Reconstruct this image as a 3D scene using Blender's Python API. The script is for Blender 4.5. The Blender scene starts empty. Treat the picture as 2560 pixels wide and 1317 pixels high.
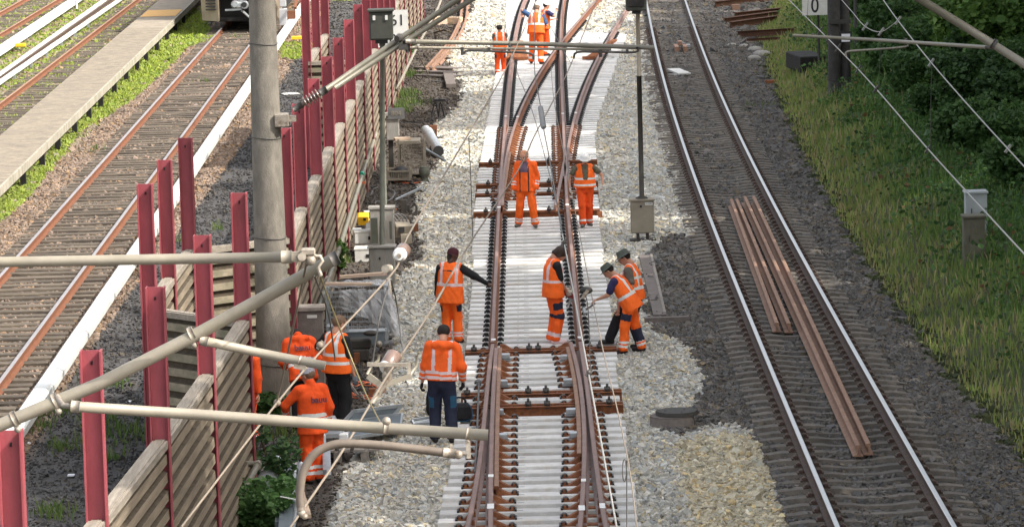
import bpy, math, random
import numpy as np
from mathutils import Vector, Matrix
rng = np.random.default_rng(7)
random.seed(7)
sc = bpy.context.scene
C = sc.collection
# ---------------------------------------------------------------- camera
F_PX, PSI, TH, PHI, CX, CH = 10488.0, .00503, .12544, .02634, -.0282, 10.519
cF = np.array([-math.sin(PSI)*math.cos(TH), math.cos(PSI)*math.cos(TH), -math.sin(TH)])
_R0 = np.array([math.cos(PSI), math.sin(PSI), 0.]); _U0 = np.cross(_R0, cF)
cR = math.cos(PHI)*_R0 - math.sin(PHI)*_U0
cU = math.sin(PHI)*_R0 + math.cos(PHI)*_U0
cC = np.array([CX, 0., CH])
cam = bpy.data.cameras.new('camera'); camo = bpy.data.objects.new('camera', cam); C.objects.link(camo)
camo.matrix_world = Matrix(((cR[0], cU[0], -cF[0], CX), (cR[1], cU[1], -cF[1], 0), (cR[2], cU[2], -cF[2], CH), (0, 0, 0, 1)))
cam.sensor_width = 36; cam.lens = F_PX/2560*36; cam.clip_start = 1; cam.clip_end = 3000
sc.camera = camo
# ---------------------------------------------------------------- light
SUN_EL, SUN_AZ = math.radians(43), math.radians(-24)      # azimuth of the sun from +X (to the right), negative = towards the camera
S = Vector((math.cos(SUN_EL)*math.cos(SUN_AZ), math.cos(SUN_EL)*math.sin(SUN_AZ), math.sin(SUN_EL)))
w = bpy.data.worlds.new('World'); sc.world = w; w.use_nodes = True
nt = w.node_tree; bg = nt.nodes['Background']
sky = nt.nodes.new('ShaderNodeTexSky'); sky.sky_type = 'NISHITA'; sky.sun_disc = False
sky.sun_elevation = SUN_EL; sky.sun_rotation = math.pi/2 - SUN_AZ
sky.air_density = 1.0; sky.dust_density = 4.0; sky.ozone_density = .6
hsv = nt.nodes.new('ShaderNodeHueSaturation'); hsv.inputs['Saturation'].default_value = .42; nt.links.new(sky.outputs[0], hsv.inputs['Color'])
tn = nt.nodes.new('ShaderNodeMix'); tn.data_type = 'RGBA'; tn.blend_type = 'MULTIPLY'; tn.inputs[0].default_value = 1; tn.inputs[7].default_value = (1, .98, .94, 1)
nt.links.new(hsv.outputs[0], tn.inputs[6]); nt.links.new(tn.outputs[2], bg.inputs[0]); bg.inputs[1].default_value = .15
sl = bpy.data.lights.new('sun', 'SUN'); sl.energy = 2.0; sl.angle = math.radians(.5); sl.color = (1, .95, .87)
so = bpy.data.objects.new('sun', sl); C.objects.link(so); so.rotation_euler = S.to_track_quat('Z', 'Y').to_euler()
sc.view_settings.view_transform = 'Standard'; sc.view_settings.look = 'None'
sc.view_settings.exposure = 1.5; sc.view_settings.gamma = 1
sc.cycles.max_bounces = 6; sc.cycles.transparent_max_bounces = 12
# ---------------------------------------------------------------- geometry of the place seen from the bridge
def proj(p):
    d = np.asarray(p, float) - cC; z = d@cF
    return 1280+F_PX*(d@cR)/z, 658.5-F_PX*(d@cU)/z, z
def ray(px, py): return cF + cR*(px-1280)/F_PX - cU*(py-658.5)/F_PX
GZ = -.15
def G(px, py, z=GZ):
    d = ray(px, py); return cC + d*(z-CH)/d[2]
def D(px, py, dist):                                   # the point seen there at a known distance
    d = ray(px, py); return cC + d*dist
_edge = np.array([G(x, y)[:2] for x, y in [(1900,-60),(1935,0),(1890,80),(1915,180),(1945,250),(2010,400),(2100,560),(2200,720),(2330,900),(2440,1020),(2590,1200),(2800,1450)]])
_edge = _edge[np.argsort(_edge[:,1])]
def xe(y): return np.interp(y, _edge[:,1], _edge[:,0])
def hgt(x, y):
    x = np.asarray(x, float); y = np.asarray(y, float)
    t = np.clip(x-xe(y)-.5, 0, 30)
    return GZ + .014*(np.sin(x*3.1+np.sin(y*1.7)*2)+np.sin(y*2.3+x*1.3)) + np.minimum(t*.33, 4.5) + .05*np.clip(t, 0, 1)*np.sin(x*1.7+y*.9)
def GT(px, py):
    z = GZ
    for _ in range(12):
        p = G(px, py, z); z = .5*z+.5*float(hgt(p[0], p[1]))
    return G(px, py, z)
def pxpath(pts, z): return [Vector(G(x, y, z)) for x, y in pts]
def smooth(pts, n=6):
    P = [pts[0]*2-pts[1]]+list(pts)+[pts[-1]*2-pts[-2]]; out = []
    for i in range(1, len(P)-2):
        a, b, c, d = P[i-1:i+3]
        for k in range(n):
            t = k/n
            out.append(.5*((2*b)+(c-a)*t+(2*a-5*b+4*c-d)*t*t+(3*b-a-3*c+d)*t**3))
    return out+[P[-2]]
# ---------------------------------------------------------------- materials
def _n(nt, t, **k):
    n = nt.nodes.new(t)
    for a, b in k.items():
        if a in n.inputs: n.inputs[a].default_value = b
        else: setattr(n, a, b)
    return n
MATS = {}
def M(name, col, rough=.8, metal=0, var=.25, scale=4, col2=None, bump=0, bscale=60, stretch=(1,1,1), attr=False, spec=.4, transl=0, thr=(.4,.65), alpha=1, objr=0):
    m = bpy.data.materials.new(name); m.use_nodes = True; nt = m.node_tree; L = nt.links.new
    b = nt.nodes['Principled BSDF']; b.inputs['Roughness'].default_value = rough; b.inputs['Metallic'].default_value = metal
    b.inputs['Specular IOR Level'].default_value = spec
    geo = _n(nt, 'ShaderNodeNewGeometry'); mp = _n(nt, 'ShaderNodeMapping'); mp.inputs['Scale'].default_value = stretch
    L(geo.outputs['Position'], mp.inputs[0])
    nz = _n(nt, 'ShaderNodeTexNoise', Scale=scale, Detail=6.0, Roughness=.65); L(mp.outputs[0], nz.inputs['Vector'])
    if attr:
        at = _n(nt, 'ShaderNodeAttribute', attribute_name='Col'); base = at.outputs[0]
    else:
        rg = _n(nt, 'ShaderNodeRGB'); rg.outputs[0].default_value = (*col, 1); base = rg.outputs[0]
    mr = _n(nt, 'ShaderNodeMapRange'); mr.inputs['From Min'].default_value = .3; mr.inputs['From Max'].default_value = .7
    mr.inputs['To Min'].default_value = 1-var; mr.inputs['To Max'].default_value = 1+var
    L(nz.outputs[0], mr.inputs[0])
    if objr:
        oi = _n(nt, 'ShaderNodeObjectInfo'); ro = _n(nt, 'ShaderNodeMapRange'); ro.inputs['To Min'].default_value = 1-objr; ro.inputs['To Max'].default_value = 1+objr*.5; L(oi.outputs['Random'], ro.inputs[0])
        mu = _n(nt, 'ShaderNodeMath', operation='MULTIPLY'); L(mr.outputs[0], mu.inputs[0]); L(ro.outputs[0], mu.inputs[1]); mr = mu
    vm = _n(nt, 'ShaderNodeVectorMath', operation='SCALE'); L(base, vm.inputs[0]); L(mr.outputs[0], vm.inputs['Scale'])
    out = vm.outputs[0]
    if col2:
        n2 = _n(nt, 'ShaderNodeTexNoise', Scale=scale*.37, Detail=5.0, Roughness=.7); L(mp.outputs[0], n2.inputs['Vector'])
        m2 = _n(nt, 'ShaderNodeMapRange'); m2.inputs['From Min'].default_value = thr[0]; m2.inputs['From Max'].default_value = thr[1]
        L(n2.outputs[0], m2.inputs[0])
        mx = _n(nt, 'ShaderNodeMix', data_type='RGBA'); L(m2.outputs[0], mx.inputs[0]); L(out, mx.inputs[6]); mx.inputs[7].default_value = (*col2, 1)
        out = mx.outputs[2]
    L(out, b.inputs['Base Color'])
    if bump:
        nb = _n(nt, 'ShaderNodeTexNoise', Scale=bscale, Detail=4.0); L(mp.outputs[0], nb.inputs['Vector'])
        bp = _n(nt, 'ShaderNodeBump', Strength=bump, Distance=.03); L(nb.outputs[0], bp.inputs['Height']); L(bp.outputs[0], b.inputs['Normal'])
    if transl:
        tr = _n(nt, 'ShaderNodeBsdfTranslucent'); L(out, tr.inputs[0]); ms = _n(nt, 'ShaderNodeMixShader'); ms.inputs[0].default_value = transl
        L(b.outputs[0], ms.inputs[1]); L(tr.outputs[0], ms.inputs[2]); L(ms.outputs[0], nt.nodes['Material Output'].inputs[0])
    if alpha < 1:
        b.inputs['Alpha'].default_value = alpha
    MATS[name] = m; return m
M('ground', (.1,.1,.1), .95, var=.35, scale=9, attr=True, bump=.6, bscale=25)
M('stone', (.3,.3,.3), .9, var=.18, scale=25, attr=True)
M('leaf', (.1,.1,.1), .6, var=.35, scale=1.6, attr=True, transl=.3, spec=.35)
M('new_concrete', (.66,.65,.63), .8, var=.14, scale=7, col2=(.50,.43,.35), bump=.2, bscale=60, thr=(.52,.76), stretch=(.8,2.5,1), objr=.2)
M('old_concrete', (.165,.145,.122), .9, var=.3, scale=7, col2=(.10,.09,.08), bump=.3, thr=(.45,.7), objr=.2)
M('grey_concrete', (.30,.285,.26), .85, var=.2, scale=6, col2=(.19,.185,.155), bump=.25, bscale=50, thr=(.45,.75), stretch=(1,1,.3))
M('mast_concrete', (.205,.185,.155), .85, var=.3, scale=8, col2=(.13,.12,.10), bump=.4, bscale=80, thr=(.42,.72), stretch=(1,1,.45))
M('tube_brown', (.155,.125,.10), .6, .1, var=.2, scale=8, col2=(.10,.08,.065), thr=(.5,.8))
M('mossy_concrete', (.125,.118,.088), .9, var=.3, scale=6, col2=(.07,.075,.045), bump=.2, stretch=(1,1,.4), thr=(.45,.7))
M('dark_mast', (.045,.043,.040), .8, var=.3, scale=6, bump=.2)
M('rust_dark', (.085,.040,.022), .9, var=.35, scale=12, col2=(.14,.055,.025), thr=(.5,.75))
M('rust', (.20,.072,.030), .8, var=.35, scale=14, col2=(.34,.13,.045), bump=.2, thr=(.5,.75))
M('rust_pale', (.255,.145,.095), .75, var=.25, scale=10, col2=(.33,.20,.135), thr=(.45,.7))
M('rust_orange', (.175,.068,.033), .85, var=.3, scale=12, col2=(.18,.075,.04), thr=(.5,.75))
M('rail_side_dark', (.085,.055,.042), .8, var=.3, scale=10)
M('rail_brown', (.20,.125,.105), .6, var=.2, scale=8, col2=(.27,.17,.145), thr=(.45,.7), stretch=(1,.3,1))
M('steel_shiny', (.46,.46,.47), .36, 1, var=.06, scale=3)
M('rail_top_grey', (.36,.33,.33), .45, .5, var=.15, scale=4)
M('black_steel', (.022,.02,.019), .5, .2, var=.4, scale=20)
M('red_rail_web', (.30,.06,.065), .6, var=.15, scale=6)
M('white_paint', (.78,.78,.76), .6, var=.08, scale=6, col2=(.6,.6,.57), thr=(.6,.85))
M('cover_white', (.62,.63,.61), .5, var=.12, scale=3, col2=(.42,.43,.40), thr=(.52,.8))
M('galvanised', (.42,.45,.47), .42, .6, var=.15, scale=8, col2=(.33,.36,.38), thr=(.5,.7))
M('steel_blue', (.15,.18,.20), .5, .3, var=.15, scale=5)
M('post_red', (.31,.066,.080), .6, var=.2, scale=5, col2=(.20,.055,.05), thr=(.56,.74), spec=.4, stretch=(1,1,.35), objr=.12, bump=.08)
M('fence_wood', (.25,.20,.145), .9, var=.35, scale=7, col2=(.15,.13,.09), bump=.12, bscale=20, stretch=(1,.12,1.4), thr=(.45,.75))
M('fence_wood_cross', (.25,.21,.15), .9, var=.35, scale=7, col2=(.14,.14,.085), bump=.12, bscale=20, stretch=(.12,1,1.4), thr=(.45,.7))
M('fence_groove_shade', (.075,.058,.04), .95, var=.4, scale=9)  # dark colour for groove dirt, with the shade between the ribs painted in
M('fence_cap', (.30,.26,.21), .9, var=.3, scale=16, col2=(.22,.19,.155), bump=.4, stretch=(2,.15,2), thr=(.45,.7))
M('wood_sleeper', (.095,.077,.06), .95, var=.4, scale=9, col2=(.17,.14,.105), bump=.4, stretch=(.3,2,1), thr=(.45,.7), objr=.3)
M('pale_wood', (.52,.40,.27), .8, var=.2, scale=9, col2=(.58,.42,.34), stretch=(.3,2,1))
M('grey_wood', (.22,.195,.17), .9, var=.3, scale=9, col2=(.30,.27,.24), stretch=(1,.3,1), bump=.3)
M('hivis', (.92,.125,.012), .8, var=.14, scale=9, bump=.5, bscale=9)
M('hivis_vest', (.95,.145,.012), .75, var=.12, scale=9, bump=.5, bscale=9)
M('hivis_deep', (.80,.085,.010), .85, var=.14, scale=9, bump=.5, bscale=9)
M('reflective', (.72,.72,.70), .4, var=.08, scale=30, spec=.6)
M('pink_reflective', (.72,.56,.56), .5, var=.1, scale=30)
M('navy', (.016,.02,.045), .8, var=.3, scale=9)
M('navy_blue', (.02,.09,.17), .8, var=.2, scale=9)
M('black_cloth', (.012,.012,.014), .85, var=.4, scale=9)
M('grey_cloth', (.11,.10,.085), .9, var=.25, scale=12)
M('camo_cloth', (.12,.11,.075), .9, var=.5, scale=18)
M('mauve_cloth', (.13,.09,.13), .9, var=.2, scale=9)
M('blue_cloth', (.05,.11,.24), .9, var=.2, scale=9)
M('indigo_cloth', (.03,.028,.09), .9, var=.2, scale=9)
M('skin', (.52,.27,.18), .6, var=.1, scale=30, spec=.4)
M('skin_tan', (.40,.18,.12), .6, var=.1, scale=30)
M('skin_dark', (.10,.05,.035), .6, var=.1, scale=30)
M('lip', (.30,.09,.07), .6, var=.05)
M('eye', (.03,.025,.02), .4, var=.05)
M('hair_brown', (.035,.020,.014), .7, var=.5, scale=60)
M('hair_ginger', (.45,.21,.11), .8, var=.3, scale=60)
M('hair_light', (.16,.10,.065), .8, var=.4, scale=60)
M('hair_dark', (.02,.014,.012), .8, var=.4, scale=60)
M('maroon', (.055,.008,.014), .8, var=.2, scale=30)
M('hat_green', (.075,.085,.07), .9, var=.25, scale=30)
M('hat_white', (.75,.74,.72), .6, var=.1, scale=10)
M('cap_grey', (.30,.29,.33), .9, var=.3, scale=25)
M('glove_light', (.50,.46,.40), .9, var=.15, scale=30)
M('glove_grey', (.16,.17,.19), .9, var=.2, scale=30)
M('boot_black', (.018,.016,.015), .6, var=.4, scale=20)
M('boot_dusty', (.12,.115,.10), .8, var=.3, scale=20)
M('tube_cream', (.27,.24,.19), .5, .1, var=.15, scale=5, col2=(.20,.19,.12), thr=(.52,.85), spec=.5)
M('tube_grey', (.22,.205,.165), .5, .3, var=.15, scale=5, col2=(.18,.17,.12), thr=(.5,.8))
M('fitting', (.33,.29,.24), .55, .4, var=.3, scale=25, col2=(.16,.12,.09), thr=(.5,.7))
M('dark_fitting', (.07,.065,.06), .55, .3, var=.3, scale=25)
M('rope_pale', (.19,.155,.12), .7, var=.12, scale=20)
M('wire_grey', (.27,.265,.25), .5, .2, var=.12, scale=20)
M('wire_dark', (.085,.08,.075), .6, .3, var=.12, scale=20)
M('brass_wire', (.20,.165,.08), .5, .5, var=.12, scale=20)
M('insulator', (.17,.115,.095), .25, var=.1, scale=10, spec=.6)
M('porcelain', (.74,.73,.70), .3, var=.05, spec=.6)
M('signal_black', (.05,.052,.042), .6, var=.2, scale=6)
M('signal_green', (.115,.12,.095), .7, var=.15, scale=6)
M('timber_black', (.018,.016,.014), .9, var=.4, scale=6)
M('pole_dark', (.04,.036,.03), .7, var=.3, scale=6)
M('cabinet_tan', (.27,.235,.18), .7, var=.15, scale=4, col2=(.21,.185,.15), thr=(.5,.8))
M('cabinet_grey', (.36,.39,.40), .6, var=.1, scale=5)
M('sign_white', (.62,.61,.575), .6, var=.1, scale=5, col2=(.5,.49,.43), thr=(.55,.8))
M('ink', (.02,.02,.02), .7, var=.1)
M('ink_navy', (.12,.05,.07), .7, var=.1)
M('yellow', (.80,.46,.02), .5, var=.1, scale=6)
M('orange_plastic', (.75,.18,.03), .5, var=.1)
M('green_plastic', (.02,.28,.18), .5, var=.1)
M('cable_black', (.02,.02,.021), .6, var=.2)
M('cable_grey', (.13,.13,.13), .6, var=.2)
M('cable_orange', (.62,.15,.06), .6, var=.2)
M('tool_red', (.18,.02,.022), .45, var=.2)
M('film', (.78,.80,.83), .15, var=.08, scale=10, alpha=.36, spec=.9, bump=.9, bscale=16)
M('train_cream', (.33,.27,.20), .5, var=.12, scale=3, col2=(.17,.12,.09), thr=(.5,.85))
M('train_grey', (.42,.42,.43), .45, var=.08)
M('train_dark', (.014,.013,.013), .8, var=.3)
M('train_red', (.35,.03,.03), .5, var=.1)
M('train_glass', (.02,.025,.03), .1, var=.05, spec=.8)
M('platform_top', (.27,.228,.175), .9, var=.25, scale=5, col2=(.18,.16,.13), bump=.5, bscale=20, thr=(.45,.7))
M('platform_side', (.36,.33,.27), .9, var=.25, scale=9, col2=(.22,.21,.15), stretch=(.6,.6,.3), thr=(.45,.7))
M('platform_yellow', (.62,.36,.12), .85, var=.15, scale=5)
M('pit_wood', (.17,.145,.13), .9, var=.25, scale=6, col2=(.14,.12,.11), bump=.3)
M('bark', (.10,.075,.05), .9, var=.4, scale=8, bump=.6, bscale=20, stretch=(1,1,.3))
M('paper', (.75,.76,.80), .6, var=.05)
# ---------------------------------------------------------------- mesh building
class MB:
    def __init__(s): s.v = []; s.f = []; s.m = []; s.sm = []
    def add(s, vs, fs, mi=0, sm=False):
        o = len(s.v); s.v += [tuple(v) for v in vs]; s.f += [tuple(i+o for i in f) for f in fs]
        s.m += [mi]*len(fs); s.sm += [sm]*len(fs); return s
    def hexa(s, p, mi=0):      # 8 corners: bottom 4 ccw, top 4 ccw
        return s.add(p, [(3,2,1,0),(4,5,6,7),(0,1,5,4),(1,2,6,5),(2,3,7,6),(3,0,4,7)], mi)
    def box(s, c, sz, rz=0, mi=0, taper=1.0, rx=0, bev=0):
        hx, hy, hz = sz[0]/2, sz[1]/2, sz[2]/2
        R = Matrix.Rotation(rz, 3, 'Z')@Matrix.Rotation(rx, 3, 'X'); c = Vector(c); P = []
        if bev and min(hx, hy, hz) > bev*1.2:
            rings = [(-hz, bev), (-hz+bev, 0), (hz-bev, 0), (hz, bev)]
            for z, i in rings:
                k = taper if z > 0 else 1
                a, b = (hx-i)*k, (hy-i)*k; q = bev*.7
                for x, y in ((-a+q,-b),(a-q,-b),(a,-b+q),(a,b-q),(a-q,b),(-a+q,b),(-a,b-q),(-a,-b+q)): P.append(c+R@Vector((x, y, z)))
            F = [tuple(range(7,-1,-1)), tuple(range(24,32))]
            for r in range(3):
                for k in range(8): F.append((r*8+k, r*8+(k+1) % 8, r*8+8+(k+1) % 8, r*8+8+k))
            return s.add(P, F, mi)
        for z, k in ((-hz, 1), (hz, taper)):
            for x, y in ((-hx,-hy),(hx,-hy),(hx,hy),(-hx,hy)): P.append(c+R@Vector((x*k, y*k, z)))
        return s.hexa(P, mi)
    def bar(s, a, b, wd, ht, mi=0, up=(0,0,1)):
        a, b = Vector(a), Vector(b); d = (b-a).normalized(); u = Vector(up); r = d.cross(u)
        if r.length < 1e-4: r = d.cross(Vector((1,0,0)))
        r.normalize(); u = r.cross(d)
        P = [p+r*x*wd/2+u*z*ht/2 for z in (-1,1) for p, x in ((a,-1),(a,1),(b,1),(b,-1))]
        return s.hexa([P[0],P[1],P[2],P[3],P[4],P[5],P[6],P[7]], mi)
    def tube(s, pts, r, seg=10, mi=0, caps=True, mi_cap=None):
        pts = [Vector(p) for p in pts]; n = len(pts); rr = r if hasattr(r, '__len__') else [r]*n
        V = []; prev = None
        for i, p in enumerate(pts):
            t = (pts[min(i+1, n-1)]-pts[max(i-1, 0)]).normalized()
            if prev is None: a = t.cross(Vector((0,0,1)));  a = a if a.length > 1e-3 else t.cross(Vector((1,0,0)))
            else: a = prev-t*prev.dot(t)
            a.normalize(); prev = a; b = t.cross(a)
            for k in range(seg):
                q = 2*math.pi*k/seg; V.append(p+(a*math.cos(q)+b*math.sin(q))*rr[i])
        F = [(i*seg+k, i*seg+(k+1) % seg, (i+1)*seg+(k+1) % seg, (i+1)*seg+k) for i in range(n-1) for k in range(seg)]
        s.add(V, F, mi, True)
        if caps:
            o = len(s.v)-len(V)
            s.f += [tuple(o+k for k in range(seg)), tuple(o+(n-1)*seg+k for k in range(seg-1,-1,-1))]
            s.m += [mi if mi_cap is None else mi_cap]*2; s.sm += [False]*2
        return s
    def lathe(s, a, b, prof, seg=14, mi=0):
        a, b = Vector(a), Vector(b)
        return s.tube([a+(b-a)*t for t, r in prof], [r for t, r in prof], seg, mi)
    def sweep(s, prof, path, mi=0, mis=None, caps=True, up=Vector((0,0,1))):
        path = [Vector(p) for p in path]; n = len(path); k = len(prof); V = []
        for i, p in enumerate(path):
            t = (path[min(i+1, n-1)]-path[max(i-1, 0)]).normalized(); r = t.cross(up).normalized(); u = r.cross(t)
            V += [p+r*x+u*z for x, z in prof]
        o = len(s.v); s.v += [tuple(v) for v in V]
        for i in range(n-1):
            for j in range(k):
                s.f.append((o+i*k+j, o+(i+1)*k+j, o+(i+1)*k+(j+1) % k, o+i*k+(j+1) % k)); s.m.append(mis[j] if mis else mi); s.sm.append(False)
        if caps:
            s.f += [tuple(o+j for j in range(k)), tuple(o+(n-1)*k+j for j in range(k-1,-1,-1))]; s.m += [mi]*2; s.sm += [False]*2
        return s
    def ell(s, c, r, seg=12, rings=8, mi=0, rz=0):
        c = Vector(c); R = Matrix.Rotation(rz, 3, 'Z'); V = []; 
        for i in range(rings+1):
            a = math.pi*i/rings
            for k in range(seg):
                q = 2*math.pi*k/seg; V.append(c+R@Vector((r[0]*math.sin(a)*math.cos(q), r[1]*math.sin(a)*math.sin(q), -r[2]*math.cos(a))))
        return s.add(V, [(i*seg+k, i*seg+(k+1) % seg, (i+1)*seg+(k+1) % seg, (i+1)*seg+k) for i in range(rings) for k in range(seg)], mi, True)
    def mesh(s, name, mats, off=None):
        me = bpy.data.meshes.new(name); v = s.v if off is None else [(a-off[0], b-off[1], c-off[2]) for a, b, c in s.v]
        me.from_pydata(v, [], s.f)
        for m in (mats if isinstance(mats, (list, tuple)) else [mats]): me.materials.append(MATS[m])
        me.polygons.foreach_set('material_index', s.m); me.polygons.foreach_set('use_smooth', s.sm)
        me.validate(); me.update(); return me
def tag(o, label=None, cat=None, group=None, kind=None):
    if label: o['label'] = label
    if cat: o['category'] = cat
    if group: o['group'] = group
    if kind: o['kind'] = kind
    return o
def thing(name, label, cat, loc=(0,0,0), rz=0, group=None):
    o = bpy.data.objects.new(name, None); C.objects.link(o); o.location = loc; o.rotation_euler = (0,0,rz); o.empty_display_size = .2
    return tag(o, label, cat, group)
def part(root, name, mb, mats, local=False, label=None):
    off = None if (local or root is None) else _wl(root)
    o = bpy.data.objects.new(name, mb.mesh(name, mats, off) if isinstance(mb, MB) else mb); C.objects.link(o)
    if root is not None: o.parent = root
    if label: o['label'] = label
    return o
def _wl(o):
    l = Vector(o.location)
    while o.parent: o = o.parent; l += o.location
    return l
def solo(name, mb, mats, label, cat, group=None, kind=None):     # a thing made of one mesh, world coordinates
    v = np.array(mb.v); c = Vector(((v[:,0].min()+v[:,0].max())/2, (v[:,1].min()+v[:,1].max())/2, v[:,2].min()))
    o = bpy.data.objects.new(name, mb.mesh(name, mats, c)); C.objects.link(o); o.location = c
    return tag(o, label, cat, group, kind)
def copy_thing(o, parent=None):
    c = o.copy(); C.objects.link(c)
    if parent is not None: c.parent = parent
    for ch in list(o.children): copy_thing(ch, c)
    return c
def npmesh(name, V, Fq, mat, col=None, k=4, smooth=False):       # big numpy mesh with faces of k corners
    me = bpy.data.meshes.new(name); nf = len(Fq)
    me.vertices.add(len(V)); me.vertices.foreach_set('co', np.ascontiguousarray(V, dtype=np.float32).ravel())
    me.loops.add(nf*k); me.loops.foreach_set('vertex_index', np.ascontiguousarray(Fq, dtype=np.int32).ravel())
    me.polygons.add(nf); me.polygons.foreach_set('loop_start', np.arange(0, nf*k, k, dtype=np.int32))
    try: me.polygons.foreach_set('loop_total', np.full(nf, k, dtype=np.int32))
    except Exception: pass
    me.polygons.foreach_set('use_smooth', np.full(nf, smooth, dtype=bool))
    if col is not None:
        a = me.color_attributes.new('Col', 'FLOAT_COLOR', 'POINT')
        a.data.foreach_set('color', np.concatenate([col, np.ones((len(col), 1))], 1).astype(np.float32).ravel())
    me.materials.append(MATS[mat]); me.update(calc_edges=True); return me
def inpoly(px, py, poly):
    r = np.zeros(np.shape(px), bool); n = len(poly)
    for i in range(n):
        x1, y1 = poly[i]; x2, y2 = poly[(i+1) % n]
        if y1 == y2: continue
        c = ((y1 > py) != (y2 > py)) & (px < (x2-x1)*(py-y1)/(y2-y1)+x1); r ^= c
    return r
def text_mesh(txt, size, ext=.002, mat='ink', bold=0):
    cu = bpy.data.curves.new('lettering', 'FONT'); cu.body = txt; cu.size = size; cu.extrude = ext; cu.align_x = 'CENTER'; cu.align_y = 'CENTER'; cu.offset = bold
    o = bpy.data.objects.new('tmp', cu); C.objects.link(o); dg = bpy.context.evaluated_depsgraph_get()
    me = bpy.data.meshes.new_from_object(o.evaluated_get(dg)); bpy.data.objects.remove(o); bpy.data.curves.remove(cu)
    me.name = 'lettering'; me.materials.clear(); me.materials.append(MATS[mat]); return me
ORD = ['first','second','third','fourth','fifth','sixth','seventh','eighth','ninth','tenth','eleventh','twelfth','thirteenth','fourteenth','fifteenth','sixteenth','seventeenth','eighteenth','nineteenth','twentieth']
# ================================================================ regions of the ground (outlines followed where the ground is seen)
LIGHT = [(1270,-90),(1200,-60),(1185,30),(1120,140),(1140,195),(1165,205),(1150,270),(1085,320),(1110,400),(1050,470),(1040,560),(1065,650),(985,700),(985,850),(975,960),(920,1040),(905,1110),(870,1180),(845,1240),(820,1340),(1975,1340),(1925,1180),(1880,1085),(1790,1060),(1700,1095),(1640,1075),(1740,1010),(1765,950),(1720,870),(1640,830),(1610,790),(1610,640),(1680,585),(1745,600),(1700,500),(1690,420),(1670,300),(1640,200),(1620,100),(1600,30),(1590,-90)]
YELLOWISH = [(1690,1100),(1880,1085),(1930,1180),(1985,1340),(1740,1340),(1700,1220)]
LBAL = [(-300,760),(0,500),(60,440),(300,255),(480,110),(560,40),(600,-90),(880,-90),(745,130),(650,300),(565,420),(490,520),(335,720),(205,900),(95,1090),(-60,1340),(-500,1340)]
GRASSP = [(-80,560),(-40,470),(20,440),(490,20),(525,70),(540,105),(470,120),(430,165),(330,255),(205,330),(135,420),(70,500),(0,560),(-60,620)]
GR2 = [(-60,330),(-60,-60),(400,-60),(250,170),(0,380)]
GR3 = [(700,108),(812,110),(815,135),(740,150),(700,150)]
GR4 = [(820,-60),(990,-60),(985,0),(830,4)]
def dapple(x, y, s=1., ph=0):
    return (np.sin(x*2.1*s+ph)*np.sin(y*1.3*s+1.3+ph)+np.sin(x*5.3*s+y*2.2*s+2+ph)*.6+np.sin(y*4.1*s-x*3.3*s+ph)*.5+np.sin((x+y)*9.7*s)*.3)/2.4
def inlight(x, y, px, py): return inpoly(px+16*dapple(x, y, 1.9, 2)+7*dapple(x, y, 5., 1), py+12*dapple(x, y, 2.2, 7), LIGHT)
def region_colour(x, y, px, py):
    n = dapple(x, y); n2 = dapple(x, y, 2.3, 4)
    c = np.tile(np.array([[.066,.062,.060]]), (len(x), 1))                                # cinder and earth
    c *= (1+.25*n2)[:,None]
    e = (x > -4.0) & (x < xe(y)); c[e] = np.array([.072,.060,.050])*(1+.3*n[e])[:,None]
    dk = (x > 1.4) & (x < xe(y)+.3); c[dk] = np.array([.118,.108,.098])*(1+.12*n[dk])[:,None]
    lb = inpoly(px, py, LBAL) & (x < -4.3); c[lb] = np.array([.205,.150,.112])*(1+.15*n[lb])[:,None]
    g2 = (x < -12.2) & (y > 70); c[g2] = np.array([.22,.18,.125])*(1+.2*n[g2])[:,None]
    for P, t in ((GRASSP, -.55), (GR2, .05), (GR3, -.3), (GR4, -.2)):
        g = inpoly(px, py, P) & (n2 > t) & (x < -4.3); c[g] = np.array([.17,.21,.04])
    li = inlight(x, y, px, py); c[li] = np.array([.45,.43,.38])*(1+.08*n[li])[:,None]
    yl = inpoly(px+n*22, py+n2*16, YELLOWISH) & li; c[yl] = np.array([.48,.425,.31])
    sl_ = x > xe(y)+.1*n2*3; c[sl_] = np.array([.045,.055,.02])*(1+.3*n[sl_])[:,None]
    return c
gx = np.unique(np.concatenate([np.linspace(-600,-60,10), np.linspace(-60,-27,12), np.arange(-27, 26, .22), np.linspace(26,70,18), np.linspace(70,600,10)]))
gy = np.unique(np.concatenate([np.linspace(-80,50,20), np.arange(50, 185, .22), np.linspace(185,300,40), np.linspace(300,1500,14)]))
XX, YY = np.meshgrid(gx, gy, indexing='ij'); xs, ys = XX.ravel(), YY.ravel(); zs = hgt(xs, ys)
px_, py_, _z = proj(np.stack([xs, ys, zs], 1)); vis = _z > 20; px_ = np.where(vis, px_, -9999); py_ = np.where(vis, py_, -9999)
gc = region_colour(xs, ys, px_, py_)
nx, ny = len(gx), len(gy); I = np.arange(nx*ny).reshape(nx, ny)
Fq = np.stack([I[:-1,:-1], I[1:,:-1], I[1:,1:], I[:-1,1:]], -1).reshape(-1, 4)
go = bpy.data.objects.new('ground', npmesh('ground', np.stack([xs, ys, zs], 1), Fq, 'ground', gc, smooth=True)); C.objects.link(go); go['kind'] = 'structure'
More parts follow.
